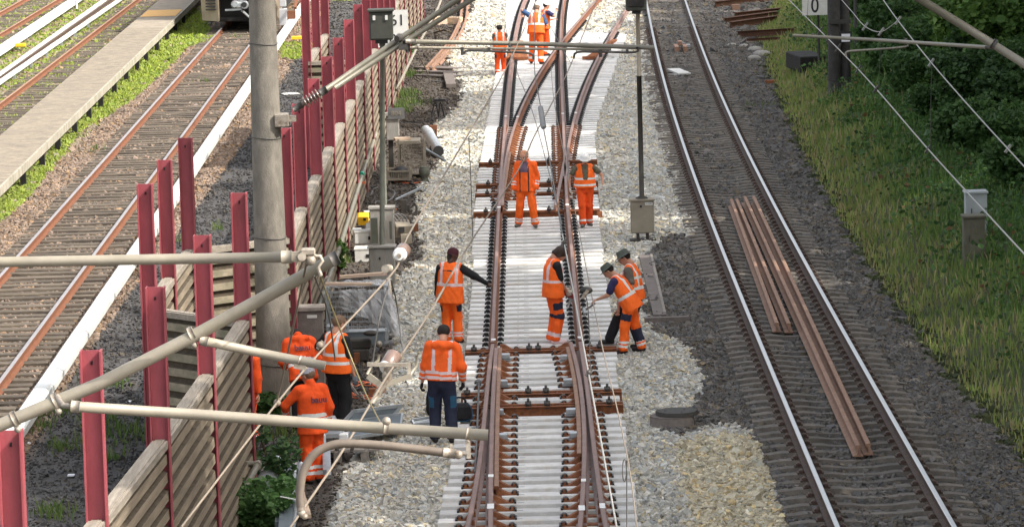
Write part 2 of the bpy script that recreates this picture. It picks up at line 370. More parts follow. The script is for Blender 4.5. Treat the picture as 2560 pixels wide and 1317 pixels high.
# ---------------------------------------------------------------- loose stones of the ballast
NEWX = .2
def stones(name, sel, label, cmul=1., smul=1.):
    Vs, Fs, Cs = [], [], []; base = 0
    for y0, y1, dens, size in ((52,75,340,.058),(75,100,230,.068),(100,135,150,.080),(135,186,78,.106)):
        xw = .123*y1+1.5; n = int(dens*2*xw*(y1-y0)); x = rng.uniform(-xw, xw, n); y = rng.uniform(y0, y1, n); z = hgt(x, y)
        px, py, zz = proj(np.stack([x, y, z], 1)); ok = (px > -30) & (px < 2590) & (py > -25) & (py < 1340); ok &= sel(x, y, px, py)
        x, y, z, px, py = x[ok], y[ok], z[ok], px[ok], py[ok]; n = len(x)
        if not n: continue
        s = size*smul*rng.lognormal(0, .28, n)
        cub = np.array([[-1,-1,-1],[1,-1,-1],[1,1,-1],[-1,1,-1],[-1,-1,1],[1,-1,1],[1,1,1],[-1,1,1]])*.5
        P = cub[None]*(1+rng.uniform(-.45,.45,(n,8,3)))*s[:,None,None]*np.stack([rng.uniform(.8,1.25,n), rng.uniform(.6,1,n), rng.uniform(.35,.7,n)], 1)[:,None,:]
        q = rng.normal(size=(n,4))*np.array([1.,.35,.35,1.3]); q /= np.linalg.norm(q, axis=1)[:,None]; a, b, c, d = q.T
        R = np.stack([np.stack([1-2*(c*c+d*d),2*(b*c-a*d),2*(b*d+a*c)],-1),np.stack([2*(b*c+a*d),1-2*(b*b+d*d),2*(c*d-a*b)],-1),np.stack([2*(b*d-a*c),2*(c*d+a*b),1-2*(b*b+c*c)],-1)],1)
        P = np.einsum('nij,nkj->nki', R, P)+np.stack([x, y, z+.012+rng.uniform(-.01,.016,n)], 1)[:,None,:]
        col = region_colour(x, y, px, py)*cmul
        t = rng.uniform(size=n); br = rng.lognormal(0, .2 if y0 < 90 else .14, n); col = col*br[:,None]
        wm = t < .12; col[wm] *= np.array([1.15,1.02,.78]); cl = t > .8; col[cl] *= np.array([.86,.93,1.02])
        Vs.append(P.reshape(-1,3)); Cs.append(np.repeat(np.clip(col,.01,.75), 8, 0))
        f = np.array([(3,2,1,0),(4,5,6,7),(0,1,5,4),(1,2,6,5),(2,3,7,6),(3,0,4,7)])
        Fs.append((f[None]+(np.arange(n)*8)[:,None,None]+base).reshape(-1,4)); base += n*8
    o = bpy.data.objects.new(name, npmesh(name, np.concatenate(Vs), np.concatenate(Fs), 'stone', np.concatenate(Cs))); C.objects.link(o)
    tag(o, label, 'gravel', kind='stuff')
sel_light = lambda x, y, px, py: inlight(x, y, px, py)
def sel_dark(x, y, px, py): return (x > .9) & (x < xe(y)+rng.normal(0,.25,len(x))) & ~inlight(x, y, px, py)
def sel_left(x, y, px, py): return (inpoly(px, py, LBAL) & (x < -4.4)) | ((x < -12.2) & (y > 70) & (rng.uniform(size=len(x)) < .6))
def sel_cinder(x, y, px, py): return (x < .9) & ~inlight(x, y, px, py) & ~inpoly(px, py, LBAL) & (x > -12.2) & (rng.uniform(size=len(x)) < .35)
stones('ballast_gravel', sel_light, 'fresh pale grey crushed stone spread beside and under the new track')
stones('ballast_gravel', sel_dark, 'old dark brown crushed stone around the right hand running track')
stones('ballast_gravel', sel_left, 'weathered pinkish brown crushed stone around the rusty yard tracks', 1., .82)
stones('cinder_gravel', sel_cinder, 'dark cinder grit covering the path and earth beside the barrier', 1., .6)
# ================================================================ tracks
RAILP = [(-.075,-.172),(.075,-.172),(.075,-.160),(.016,-.142),(.009,-.125),(.009,-.055),(.036,-.038),(.036,-.010),(.026,0),(-.026,0),(-.036,-.010),(-.036,-.038),(-.009,-.055),(-.009,-.125),(-.016,-.142),(-.075,-.160)]
RMI = [0,0,0,0,0,0,0,1,1,1,0,0,0,0,0,0]
def fitx(pts, z, deg=3):
    P = np.array([G(x, y, z) for x, y in pts]); deg = min(deg, len(P)-1); y0 = P[:,1].mean()
    c = np.polyfit(P[:,1]-y0, P[:,0], deg); a, b = P[:,1].min(), P[:,1].max(); dc = np.polyder(c)
    def fx(y):
        y = np.asarray(y, float); yc = np.clip(y, a, b); return np.polyval(c, yc-y0)+np.polyval(dc, yc-y0)*(y-yc)
    return fx, a, b
def rail(pts, z, mats, label, ya=None, yb=None, deg=3, group=None, prof=RAILP, step=1.2, name='rail'):
    fx, a, b = fitx(pts, z, deg); ya = a if ya is None else ya; yb = b if yb is None else yb
    Y = np.linspace(ya, yb, max(3, int((yb-ya)/step))); mb = MB().sweep(prof, [(float(fx(y)), y, z) for y in Y], mis=RMI if prof is RAILP else None)
    solo(name, mb, mats, label, 'rail', group); return fx
ZH = .19
NB = ['rail_brown', 'rail_brown']
NR = ['rust_orange', 'rail_brown']
mid_l = [(1232,850),(1236,740),(1241,602),(1246,540),(1249,512)]; mid_r = [(1451,850),(1440,740),(1428,602),(1420,540),(1418,512)]
yJ1, yJ2 = G(1340,852,ZH)[1], G(1340,511,ZH)[1]
fLm = rail(mid_l, ZH, NR, 'left rail of the new track between its two switches', yJ1, yJ2, 1)
fRm = rail(mid_r, ZH, NR, 'right rail of the new track between its two switches', yJ1, yJ2, 1)
near = []
for pts, lab, mats in (
  ([(1232,856),(1223,929),(1211,1032),(1201,1140),(1190,1210),(1168,1317)], 'outer left rail of the near switch curving away to the left', NB),
  ([(1241,866),(1234,981),(1229,1058),(1228,1180),(1226,1317)], 'inner left switch rail beside the white joint marks of the near switch', NB),
  ([(1451,856),(1463,933),(1479,1055),(1489,1165),(1499,1207),(1515,1317)], 'outer right rail of the near switch curving away to the right', NB),
  ([(1427,856),(1448,950),(1459,1018),(1461,1100),(1460,1160),(1450,1317)], 'inner right switch rail with a dull red flank in the near switch', NB)):
    near.append(rail(pts, ZH, mats, lab, 52, G(1340, pts[0][1], ZH)[1], 3))
for pts, lab in (([(1250,868),(1246,960),(1243,1050),(1241,1180)], 'short rusty check rail inside the left side of the near switch'),
                 ([(1419,866),(1432,930),(1444,1000),(1447,1060),(1446,1180)], 'short rusty check rail inside the right side of the near switch')):
    rail(pts, ZH-.03, ['rust_orange','rust_pale'], lab, 57.5 if 'left' in lab else 60, None, 2)
far = []
for pts, lab, mats in (
  ([(1248,509),(1253,434),(1260,340),(1264,291),(1270,230),(1275,181),(1278,160),(1284,100),(1301,27),(1310,0)], 'outer left rail of the far switch', NB),
  ([(1255,509),(1261,434),(1279,345),(1293,291),(1320,230),(1348,185),(1363,160),(1385,134),(1415,90),(1472,20),(1492,0)], 'long curved rail crossing the middle of the far switch', NR),
  ([(1418,509),(1413,434),(1409,340),(1408,287),(1404,230),(1403,188),(1402,160),(1400,118),(1403,60),(1409,0)], 'straight right hand rail running through the crossing of the far switch', NR),
  ([(1410,440),(1427,340),(1438,287),(1452,230),(1474,188),(1492,160),(1520,90),(1560,34),(1578,0)], 'outer right rail of the far switch curving away to the right', NB)):
    far.append(rail(pts, ZH, mats, lab, yJ2 if pts[0][1] > 500 else None, 172, 4))
rail([(1389,513),(1398,470),(1406,434),(1410,400)], ZH-.01, ['rust_pale','rail_brown'], 'short slanting switch blade standing between the two workers', None, None, 1)
rail([(1256,500),(1266,430),(1275,380)], ZH-.03, ['rust_orange','rust_pale'], 'rusty check rail beside the left rail where the far switch begins', None, None, 1)
# white painted marks on the rail joints
for i, (fx, py, wd) in enumerate(((near[0],846,.09),(near[2],846,.07),(near[1],1186,.09),(near[3],1203,.08),(near[1],1262,.11),(near[3],1272,.10),(near[2],1268,.09),(fLm,516,.09),(fRm,514,.09),(far[0],289,.09),(far[1],291,.09),(far[2],286,.09),(far[3],285,.09))):
    y = G(1340, py, ZH)[1]; L = .35 if py > 1250 else .2
    mb = MB().box((float(fx(y)), y, ZH+.004), (wd*.85, L, .006))
    solo('paint_mark', mb, 'white_paint', 'white paint mark across a rail head of the new track', 'paint mark', 'white marks on the rail joints')
# ---- new sleepers
def hmesh(k):                                              # black tension clamp: an upright half disc with a bolt
    mb = MB(); V = []; R = .047; T = .055; n = 9
    for yy in (-T, T):
        for i in range(n): a = math.pi*i/(n-1); V.append((R*math.cos(a), yy, R*1.05*math.sin(a)))
    F = [tuple(range(n)), tuple(range(2*n-1, n-1, -1))]+[(i+1, i, n+i, n+i+1) for i in range(n-1)]
    mb.add(V, F, 0); mb.box((0,-T-.012,.022), (.035,.03,.04), mi=1); return mb
def clampset(half=.0, rust=False, ext=(0,0)):
    mb = MB()
    for s in (-1, 1):
        c = hmesh(0); dx = s*(.128+(ext[0] if s < 0 else ext[1]))
        mb.add([(x+dx, y, z+.012) for x, y, z in c.v], c.f, 0); mb.m[-len(c.m):] = c.m
        mb.box((dx+s*.045, 0, .012), (.03,.2,.03), mi=0)
    a, b = -.175-ext[0], .175+ext[1]
    if rust:
        mb.box(((a+b)/2, 0, .010), (b-a, .15, .02), mi=1)
        for s, e in ((-1, ext[0]), (1, ext[1])):
            if e > .08: mb.hexa([(s*.08,-.07,.02),(s*(.08+e*.9),-.07,.02),(s*(.08+e*.9),.07,.02),(s*.08,.07,.02),(s*.08,-.05,.105),(s*(.06+e*.45),-.05,.10),(s*(.06+e*.45),.05,.10),(s*.08,.05,.105)] if s > 0 else [(s*(.08+e*.9),-.07,.02),(s*.08,-.07,.02),(s*.08,.07,.02),(s*(.08+e*.9),.07,.02),(s*(.06+e*.45),-.05,.10),(s*.08,-.05,.105),(s*.08,.05,.105),(s*(.06+e*.45),.05,.10)], mi=1)
    else: mb.box(((a+b)/2, 0, .006), (b-a-.06, .17, .012), mi=1)
    return mb
CLM = {}
def clamp_mesh(rust, e0, e1):
    k = (rust, round(e0, 2), round(e1, 2))
    if k not in CLM: CLM[k] = clampset(rust=rust, ext=(k[1], k[2])).mesh('rail_fastening', ['black_steel', 'rust' if rust else 'black_steel'])
    return CLM[k]
def interp_px(tab, z):
    P = np.array([G(x, y, z) for x, y in tab]); P = P[np.argsort(P[:,1])]; return lambda y: float(np.interp(y, P[:,1], P[:,0]))
LE = interp_px([(1085,1317),(1105,1260),(1128,1140),(1150,1040),(1160,960),(1168,860),(1180,700),(1185,540),(1195,440),(1212,330),(1225,260),(1240,185),(1262,100),(1266,0),(1268,-60)], 0)
RE = interp_px([(1600,1317),(1590,1250),(1568,1120),(1553,1000),(1538,870),(1522,740),(1502,600),(1494,480),(1488,330),(1500,280),(1520,220),(1538,165),(1566,88),(1568,84),(1450,80),(1448,-60)], 0)
SLM = {}
def sleeper_mesh(L):
    k = round(L*10)/10
    if k not in SLM:
        mb = MB(); h = k/2; b = .15; t = .135; zb = -.2
        mb.hexa([(-h,-b,zb),(h,-b,zb),(h,b,zb),(-h,b,zb),(-h,-t,-.012),(h,-t,-.012),(h,t,-.012),(-h,t,-.012)])
        mb.hexa([(-h,-t,-.012),(h,-t,-.012),(h,t,-.012),(-h,t,-.012),(-h+.015,-t+.015,0),(h-.015,-t+.015,0),(h-.015,t-.015,0),(-h+.015,t-.015,0)])
        for x, l in ((-h+.5,.06),(-h+.9,.03),(h-.55,.05),(h-.35,.03),(-.25,.09),(.55,.05)): mb.box((x, -.03, .001), (l, .018, .003), mi=1)
        SLM[k] = mb.mesh('concrete_sleeper', ['new_concrete', 'cable_grey'])
    return SLM[k]
yokes = [G(1340, v, 0)[1] for v in (880, 988, 1020)]+[G(1340, v, 0)[1] for v in (409, 463, 487, 533)]
y = 52.3; yB = G(1340, 866, 0)[1]; yU = G(1340, 506, 0)[1]; yX = G(1340, 318, 0)[1]
nsl = 0
while y < 172:
    y += .6
    if min(abs(y-q) for q in yokes) < .28: continue
    a, b = LE(y), RE(y); o = bpy.data.objects.new('switch_sleeper', sleeper_mesh(b-a)); C.objects.link(o)
    o.location = ((a+b)/2, y, random.uniform(-.004,.004)); o.rotation_euler = (0, 0, random.uniform(-.002,.002)); nsl += 1
    tag(o, 'new pale concrete sleeper of the track being laid, standing clear of the gravel', 'sleeper', 'new pale concrete sleepers')
    xs_ = []
    if y < yB: xs_ = [((near[0](y)), (near[1](y)) , True, .05, .20), ((near[3](y)), (near[2](y)), True, .15, .05)]
    elif y < yU: xs_ = [(fLm(y), fLm(y), False, 0, 0), (fRm(y), fRm(y), False, 0, 0)]
    elif y < yX: xs_ = [(far[0](y), far[1](y), True, .04, .14), (far[2](y), max(far[3](y), far[2](y)), True, .14, .04)]
    else:
        xs_ = [(f(y), f(y), False, 0, 0) for f in far]
        if y > 141: xs_ = [q for q in xs_ if a-.1 < q[0] < b+.1]
    for xa, xb, ru, e0, e1 in xs_:
        xa, xb = float(xa), float(xb)
        if ru:
            if y < 57.2: e0 *= .8; e1 *= .8
            if xb-xa > .5: 
                sub = [(xa, e0, .02), (xb, .02, e1)]
            else: sub = [((xa+xb)/2, (xb-xa)/2+e0, (xb-xa)/2+e1)]
        else: sub = [(xa, 0, 0)]
        for xc, q0, q1 in sub:
            f = bpy.data.objects.new('rail_fastening', clamp_mesh(ru, q0, q1)); C.objects.link(f); f.parent = o; f.location = (xc-o.location.x, 0, 0)
# ---- steel switch ties with pairs of rods
for i, yy in enumerate(yokes):
    a, b = LE(yy)-.02, RE(yy)+.02; nearone = i < 3
    mb = MB()
    for dy in (-.1, .1):
        mb.box(((a+b)/2, yy+dy, -.03), (b-a, .035, .15), mi=0); mb.box(((a+b)/2, yy+dy*1.25, .045), (b-a, .075, .012), mi=0)
    mb.box(((a+b)/2, yy, -.1), (b-a-.04, .2, .02), mi=1)
    for xx in np.arange(a+.1, b, .24): mb.box((xx, yy, -.02), (.03, .18, .1), mi=0)
    root = thing('switch_tie', f"rusty hollow steel tie across the {'near' if nearone else 'far'} switch, {ORD[i] if nearone else ORD[i-3]} from the front", 'switch tie', ((a+b)/2, yy, -.15))
    part(root, 'tie_body', mb, ['rust', 'train_dark'])
    for xx in (near[0](yy)-.33, near[2](yy)+.33, near[1](yy)+.55, near[3](yy)-.55) if nearone else (far[0](yy)-.3, far[1](yy)+.4, far[2](yy)-.4, far[2](yy)+.5):
        xx = float(xx); m2 = MB()
        for k in range(3): m2.lathe((xx, yy-.1+.09*k, .03), (xx, yy-.1+.09*k, .15), [(0,.035),(.35,.035),(.4,.05),(.6,.05),(.65,.022),(1,.018)], 8)
        m2.lathe((xx, yy-.12, .05), (xx, yy+.12, .05), [(0,.05),(.5,.06),(1,.05)], 8)
        part(root, 'bolt_cluster', m2, 'dark_fitting')
# silver roller boxes on the near switch plates
for px, py in ((1263,885),(1257,951),(1246,1024),(1256,1085),(1413,888),(1421,948),(1428,1022),(1437,1081)):
    p = G(px, py+5, .1); solo('roller_box', MB().box((p[0], p[1], .10), (.16,.14,.09), bev=.012).box((p[0], p[1], .05), (.2,.1,.04)), 'galvanised', 'small silver roller box on a rusty plate of the near switch', 'roller box', 'silver roller boxes in the near switch')
# thin rod left of the near switch
pr = [Vector(G(1197,957,.1)), Vector(G(1192,1100,.1)), Vector(G(1188,1180,.1))]
solo('detector_rod', MB().tube(pr, .018, 8).box(pr[0], (.08,.1,.08)), 'cable_grey', 'thin grey rod lying along the left side of the near switch', 'rod')
# rusty triangular plates leaning in the far switch
for pts, lab, dx in (([(1262,152),(1322,150),(1290,100)], 'dark rusty steel plate lying left of the pair of workers far up the track', .7), ([(1458,150),(1486,148),(1516,85)], 'rust orange wedge of steel plate lying inside the far curved rail', .5)):
    q = [Vector(G(x, y, .02)) for x, y in pts]; q[2].z = .5; q[2].y = q[0].y+1.6; mb = MB(); t = Vector((0,.03,.04))
    q4 = q[2]+Vector((dx*.35,0,0))
    mb.hexa([q[0], q[1], q4, q[2], q[0]+t, q[1]+t, q4+t, q[2]+t])
    mb.box((q[0]+q[1])/2+Vector((0,-.02,.05)), ((q[1]-q[0]).length,.04,.1))
    solo('steel_plate', mb, 'rust', lab, 'steel plate')
# ---- right hand running track
RT = -.055
rl = [(1618,25),(1637,108),(1666,215),(1695,315),(1726,414),(1748,476),(1771,538),(1867,780),(1918,886),(1969,1008),(2020,1127),(2057,1220),(2091,1317)]
rr = [(1717,0),(1753,116),(1790,211),(1827,290),(1860,360),(1898,435),(1955,540),(2081,780),(2134,878),(2187,968),(2236,1057),(2293,1147),(2334,1225),(2385,1317)]
ZR = RT+.175
f1, a1, b1 = fitx(rl, ZR, 4); f2, a2, b2 = fitx(rr, ZR, 4)
yyv = np.linspace(55, 170, 60); cen = (f1(yyv)+f2(yyv))/2; cc = np.polyfit(yyv-110, cen, 4)
def cenx(y): yc = np.clip(y, 53, 175); return np.polyval(cc, yc-110)+np.polyval(np.polyder(cc), yc-110)*(y-yc)
for s, nm in ((-1, 'left'), (1, 'right')):
    Y = np.arange(46, 190, 1.2); mb = MB().sweep(RAILP, [(float(cenx(y))+s*.755, y, ZR) for y in Y], mis=RMI)
    solo('rail', mb, ['rail_side_dark','steel_shiny'], f'polished {nm} rail of the running track on the right', 'rail')
def old_sleeper(mat, L=2.6, wd=.3):
    xs = [-1.3,-1.05,-.45,-.2,.2,.45,1.05,1.3]; zt = [-.03,0,0,-.032,-.032,0,0,-.03]; wds = [.13,.15,.145,.11,.11,.145,.15,.13]
    mb = MB(); V = []
    for x, z, ww in zip(xs, zt, wds): V += [(x,-ww,-.16),(x,-ww*.72,z),(x,ww*.72,z),(x,ww,-.16)]
    F = [(0,1,2,3),(31,30,29,28)]+[(4*i+a, 4*i+4+a, 4*i+4+b, 4*i+b) for i in range(7) for a, b in ((0,1),(1,2),(2,3),(3,0))]
    F = [tuple(reversed(f)) if i > 1 else f for i, f in enumerate(F)]
    return mb.add(V, F).mesh('concrete_sleeper', mat)
osm = old_sleeper('old_concrete'); ofm = clampset().mesh('rail_fastening', ['rail_side_dark', 'rail_side_dark'])
y = 53.1
while y < 178:
    y += .6; o = bpy.data.objects.new('concrete_sleeper', osm); C.objects.link(o)
    sl_ = float(cenx(y+.5)-cenx(y-.5)); o.location = (float(cenx(y)), y, RT+random.uniform(-.008,.006)); o.rotation_euler = (random.uniform(-.02,.02), random.uniform(-.004,.004), -math.atan(sl_)+random.uniform(-.004,.004))
    tag(o, 'old dark concrete sleeper half buried in brown ballast under the polished rails', 'sleeper', 'old concrete sleepers of the running track')
    if y < 150:
        for s in (-1, 1):
            f = bpy.data.objects.new('rail_fastening', ofm); C.objects.link(f); f.parent = o; f.location = (s*.755, 0, 0)
# ---- loose rails lying in the running track
zl = RT+.18
def lrail(pts, lab): rail(pts, zl, ['rust_pale','rust_pale'], lab, None, None, 1, 'loose rusty rails lying between the running rails')
lrail([(1828,497),(1942,806)], 'shorter loose rusty rail, leftmost of those lying in the running track')
lrail([(1842,497),(1972,808)], 'shorter loose rusty rail, second from the left in the running track')
lrail([(1862,490),(2145,1112)], 'long loose rusty rail, left one of the long pair in the running track')
lrail([(1884,490),(2171,1108)], 'long loose rusty rail, right one of the long pair in the running track')
# ---- yard tracks on the left
ZY = .10; YS = -.062
def ytrack(lp, rp, ya, yb, nm, ns):
    fl, a, b = fitx(lp, ZY, 2)
    for k, (s, n2) in enumerate((((0, 'left'),) if rp is None else ((0, 'left'), (1, 'right')))):
        pp = lp if k == 0 else rp; ff, a, b = fitx(pp, ZY, 1)
        Y = np.arange(ya, yb, 2.); mb = MB().sweep(RAILP, [(float(ff(y)), y, ZY) for y in Y], mis=RMI)
        solo('rail', mb, ['rust_orange','rail_top_grey' if ns == 0 else 'rust_pale'], f'rusty {n2} rail of the {nm}', 'rail')
    return ff, fl
t1l = [(541,87),(430,207),(325,324),(218,440),(37,642),(0,700)]; t1r = [(621,118),(500,277),(373,440),(215,662),(67,860),(0,958)]
F1l, F1r = fitx(t1l, ZY, 1)[0], fitx(t1r, ZY, 1)[0]
F2l = fitx([(0,258),(100,182),(200,104),(340,0)], ZY, 1)[0]
F3l, F3r = fitx([(0,34),(50,0)], ZY, 1)[0], fitx([(0,84),(70,42),(141,0)], ZY, 1)[0]
def yrail(ff, lab, ya, yb, top):
    Y = np.arange(ya, yb, 2.); solo('rail', MB().sweep(RAILP, [(float(ff(y)), y, ZY) for y in Y], mis=RMI), ['rust_orange', top], lab, 'rail')
yrail(F1l, 'rusty left rail of the yard track where the train stands', 60, 190, 'rail_top_grey')
yrail(F1r, 'rusty right rail of the yard track where the train stands', 60, 190, 'rail_top_grey')
yrail(F2l, 'rusty rail left of the low wooden walkway', 100, 200, 'rust_pale')
yrail(lambda y: F2l(y)+1.5, 'rusty rail tucked along the left edge of the low walkway', 100, 200, 'rust_pale')
yrail(F3r, 'rusty right rail of the farthest yard track in the corner', 130, 215, 'rust_pale')
yrail(lambda y: F3r(y)-1.5, 'rusty left rail of the farthest yard track in the corner', 130, 215, 'rust_pale')
wsm = [MB().box((0,0,-.09), (2.55, random.uniform(.23,.27), .18), bev=.012).mesh('wooden_sleeper', 'wood_sleeper') for _ in range(4)]
def ysleepers(fc, ya, yb, lab, grp):
    y = ya; sl_ = float(fc(120)-fc(119))
    while y < yb:
        y += .62+random.uniform(-.02,.02); o = bpy.data.objects.new('wooden_sleeper', random.choice(wsm)); C.objects.link(o)
        o.location = (float(fc(y)), y, YS+random.uniform(-.015,.012)); o.rotation_euler = (0, random.uniform(-.008,.008), -math.atan(sl_)+random.uniform(-.015,.015))
        tag(o, lab, 'sleeper', grp)
ysleepers(lambda y: (F1l(y)+F1r(y))/2, 62, 160, 'weathered brown wooden sleeper of the rusty track leading to the train', 'wooden sleepers of the train track')
ysleepers(lambda y: F2l(y)+.75, 104, 185, 'weathered wooden sleeper with grass around it left of the walkway', 'wooden sleepers left of the walkway')
ysleepers(lambda y: F3r(y)-.75, 140, 200, 'weathered wooden sleeper in the far corner of the yard', 'wooden sleepers in the far yard corner')
# ---- conductor rail covers
def cover(lp, zt, wd, ya, yb, lab, seg=3.2, ht=.16, mat='cover_white'):
    fx = fitx(lp, zt, 1)[0]; root = thing('conductor_rail_cover', lab, 'rail cover', (float(fx(ya)), ya, 0))
    prof = [(-wd/2,-ht),(wd/2,-ht),(wd/2,-.05),(wd/2-.05,0),(-wd/2+.05,0),(-wd/2,-.05)]
    y = ya; k = 0
    while y < yb:
        e = min(y+seg, yb); z = zt+.004*(k % 2); part(root, 'cover_segment', MB().sweep(prof, [(float(fx(y))+.0, y, z), (float(fx(e)), e-.012, z)]), mat); y = e; k += 1
    sm = MB().box((0,0,0), (.08,.12,zt-.1-GZ)).mesh('support', 'galvanised'); y = ya+1
    while y < min(yb, 160): q = part(root, 'support', sm, None, True); q.location = (float(fx(y))-root.location.x, y-root.location.y, (zt-.1+GZ)/2); y += 4.8
    return fx
cover([(760,0),(646,185),(458,428),(172,860),(40,1075)], .22, .30, 61.5, 200, 'long white conductor rail cover between the rusty track and the cinder path')
cover([(0,120),(90,60),(196,-10)], .22, .42, 125, 220, 'broad white conductor rail cover in the upper left corner of the yard')
cover([(0,180),(255,0)], .2, .11, 112, 215, 'thin white cover board, upper one of the pair left of the walkway', ht=.14)
cover([(0,199),(292,0)], .2, .11, 110, 215, 'thin white cover board, lower one of the pair left of the walkway', ht=.14)
fx = fitx([(0,190),(273,0)], .1, 1)[0]; solo('rail', MB().sweep(RAILP, [(float(fx(y)), y, .1) for y in np.arange(110, 215, 3.)], mis=RMI), ['rail_side_dark','rail_side_dark'], 'brown conductor rail between the pair of thin white boards', 'rail')
# ---- low walkway
ZP = .42
fl, fr = fitx([(0,353),(120,268),(245,185),(410,0)][:3], ZP, 1)[0], fitx([(34,440),(150,323),(265,201),(380,98),(490,0)], ZP, 1)[0]
fl = (lambda fr: (lambda y: fr(y)-1.42))(fr)
Yw = np.linspace(88, 190, 30); root = thing('walkway', 'long low walkway with a worn grey brown deck on dark legs beside the train track', 'walkway', (float(fr(88)), 88, 0))
mb = MB(); yj = 88
while yj < 190:
    e = min(yj+6.2, 190); mb.hexa([(float(fl(yj)),yj,ZP-.07),(float(fr(yj)),yj,ZP-.07),(float(fr(e)),e-.02,ZP-.07),(float(fl(e)),e-.02,ZP-.07),(float(fl(yj)),yj,ZP),(float(fr(yj)),yj,ZP),(float(fr(e)),e-.02,ZP),(float(fl(e)),e-.02,ZP)]); yj = e
yj = 88.3
while yj < 150: mb.box((float(fr(yj)+fl(yj))/2, yj, ZP+.003), (1.36,.028,.008)); yj += .34
part(root, 'deck', mb, 'platform_top')
mb = MB(); yj = 88
while yj < 190: e = yj+.6; mb.hexa([(float(fr(yj))+.004,yj,ZP-.2),(float(fr(yj))+.05,yj,ZP-.2),(float(fr(e))+.05,e-.008,ZP-.2),(float(fr(e))+.004,e-.008,ZP-.2),(float(fr(yj))+.004,yj,ZP+.012),(float(fr(yj))+.05,yj,ZP+.012),(float(fr(e))+.05,e-.008,ZP+.012),(float(fr(e))+.004,e-.008,ZP+.012)]); yj = e
part(root, 'edge_boards', mb, 'platform_side')
q0 = G(375,42,ZP+.01); q1 = G(392,26,ZP+.01); mb = MB().hexa([(float(fl(q0[1]))+.05,q0[1],ZP+.006),(float(fr(q0[1]))-.05,q0[1],ZP+.006),(float(fr(q1[1]))-.05,q1[1],ZP+.006),(float(fl(q1[1]))+.05,q1[1],ZP+.006),(float(fl(q0[1]))+.05,q0[1],ZP+.014),(float(fr(q0[1]))-.05,q0[1],ZP+.014),(float(fr(q1[1]))-.05,q1[1],ZP+.014),(float(fl(q1[1]))+.05,q1[1],ZP+.014)])
part(root, 'warning_mat', mb, 'platform_yellow')
leg = MB().box((0,0,0), (.14,.16,.5)).mesh('leg', 'train_dark')
for px in (215,343,460,573,677,770,863,950,1037,1110,1187,1262,1330,1400):
    y_ = G(px/2.977, 440-(px-100)*.326+20, 0.2)[1]; y_ = np.interp(px, [215,460,770,1110,1400], [G(72,405,ZP)[1],G(154,322,ZP)[1],G(258,220,ZP)[1],G(372,112,ZP)[1],G(470,22,ZP)[1]])
    for xx in (float(fr(y_))-.06, float(fl(y_))+.12):
        o = part(root, 'leg', leg, None, True); o.location = (xx-root.location.x, y_-root.location.y, .0)
# ================================================================ noise barrier under construction
ZT = 4.3; ZPAN = 2.52
def post_mesh(seed):
    r = random.Random(seed); h, b, t, wb = .11, .105, .016, .01; H = ZT-GZ+.35
    # H section: flanges along Y at x=+-h, web across
    P = [(-h,-b),(-h+t,-b),(-h+t,-wb),(h-t,-wb),(h-t,-b),(h,-b),(h,b),(h-t,b),(h-t,wb),(-h+t,wb),(-h+t,b),(-h,b)]
    mb = MB(); n = len(P); V = [(x,y,z) for z in (-.35, H-.35) for x, y in P]
    F = [tuple(range(n-1,-1,-1)), tuple(range(n,2*n))]+[(i,(i+1) % n,n+(i+1) % n,n+i) for i in range(n)]
    mb.add(V, F); mb.lathe((r.uniform(-.02,.02),-.0125,H-.35-.13),(0,-.008,H-.35-.13),[(0,.022),(1,.022)],10,mi=1)
    return mb.mesh('steel_post', ['post_red', 'white_paint' if r.random() < .6 else 'ink'])
PM = [post_mesh(i) for i in range(3)]
def post(p, lab, grp='red steel posts of the barrier'):
    o = bpy.data.objects.new('steel_post', random.choice(PM)); C.objects.link(o); o.location = (p[0], p[1], GZ); o.rotation_euler = (0,0,random.uniform(-.02,.02)); return tag(o, lab, 'steel post', grp)
RIB = []
def panel(a, b, ztop, lab, mat='fence_wood', shift=.0):
    a, b = Vector((a[0], a[1], 0)), Vector((b[0], b[1], 0)); d = (b-a).normalized(); a += d*.0; b -= d*.0
    nr = Vector((d.y, -d.x, 0)); n = 12; hh = (ztop-.09-GZ)/n; root = thing('barrier_panel', lab, 'fence panel', (a.x, a.y, GZ), group='timber barrier panels')
    pr = []; r = random.Random(lab)
    for s in (1, -1):
        seq = []
        for k in range(n):
            z = GZ+k*hh; e = r.uniform(-.004,.004); seq += [(.02,z+.004),(.078+e,z+.03),(.070+e,z+hh*.66),(.018,z+hh*.76)]
        seq.append((.03, GZ+n*hh)); pr += [(x*s, z) for x, z in (seq if s == 1 else seq[::-1])]
    mb = MB(); k = len(pr); V = [a+nr*x+Vector((0,0,z)) for x, z in pr]+[b+nr*x+Vector((0,0,z)) for x, z in pr]
    F = [tuple(range(k)), tuple(range(2*k-1,k-1,-1))]+[(i,k+i,k+(i+1) % k,(i+1) % k) for i in range(k)]; mb.add(V, F)
    k2 = (len(pr))//2
    for q in range(k): 
        j = q if q < k2 else len(pr)-1-q
        if (q < k2 and q % 4 in (2,3)) or (q >= k2 and (len(pr)-1-q) % 4 in (0,3)): mb.m[2+q] = 1  # grooves and upper slants of the ribs get the painted shade colour
    part(root, 'rib_boards', mb, [mat, 'fence_groove_shade'])
    c = MB().bar(a+Vector((0,0,ztop-.05)), b+Vector((0,0,ztop-.05)), .19, .085).bar(a+Vector((0,0,ztop-.006)), b+Vector((0,0,ztop-.006)), .11, .022)
    part(root, 'top_cap', c, 'fence_cap')
tops = [(25,1075),(227,875),(388,717),(505,588),(597,482)]
row = [G(x, y, ZT)[:2] for x, y in tops]
row = [row[0]-(row[1]-row[0])]+row                          # one more, below the picture
tops2 = [(722,320),(757,260),(787,197),(817,142),(846,95),(866,50),(889,12)]
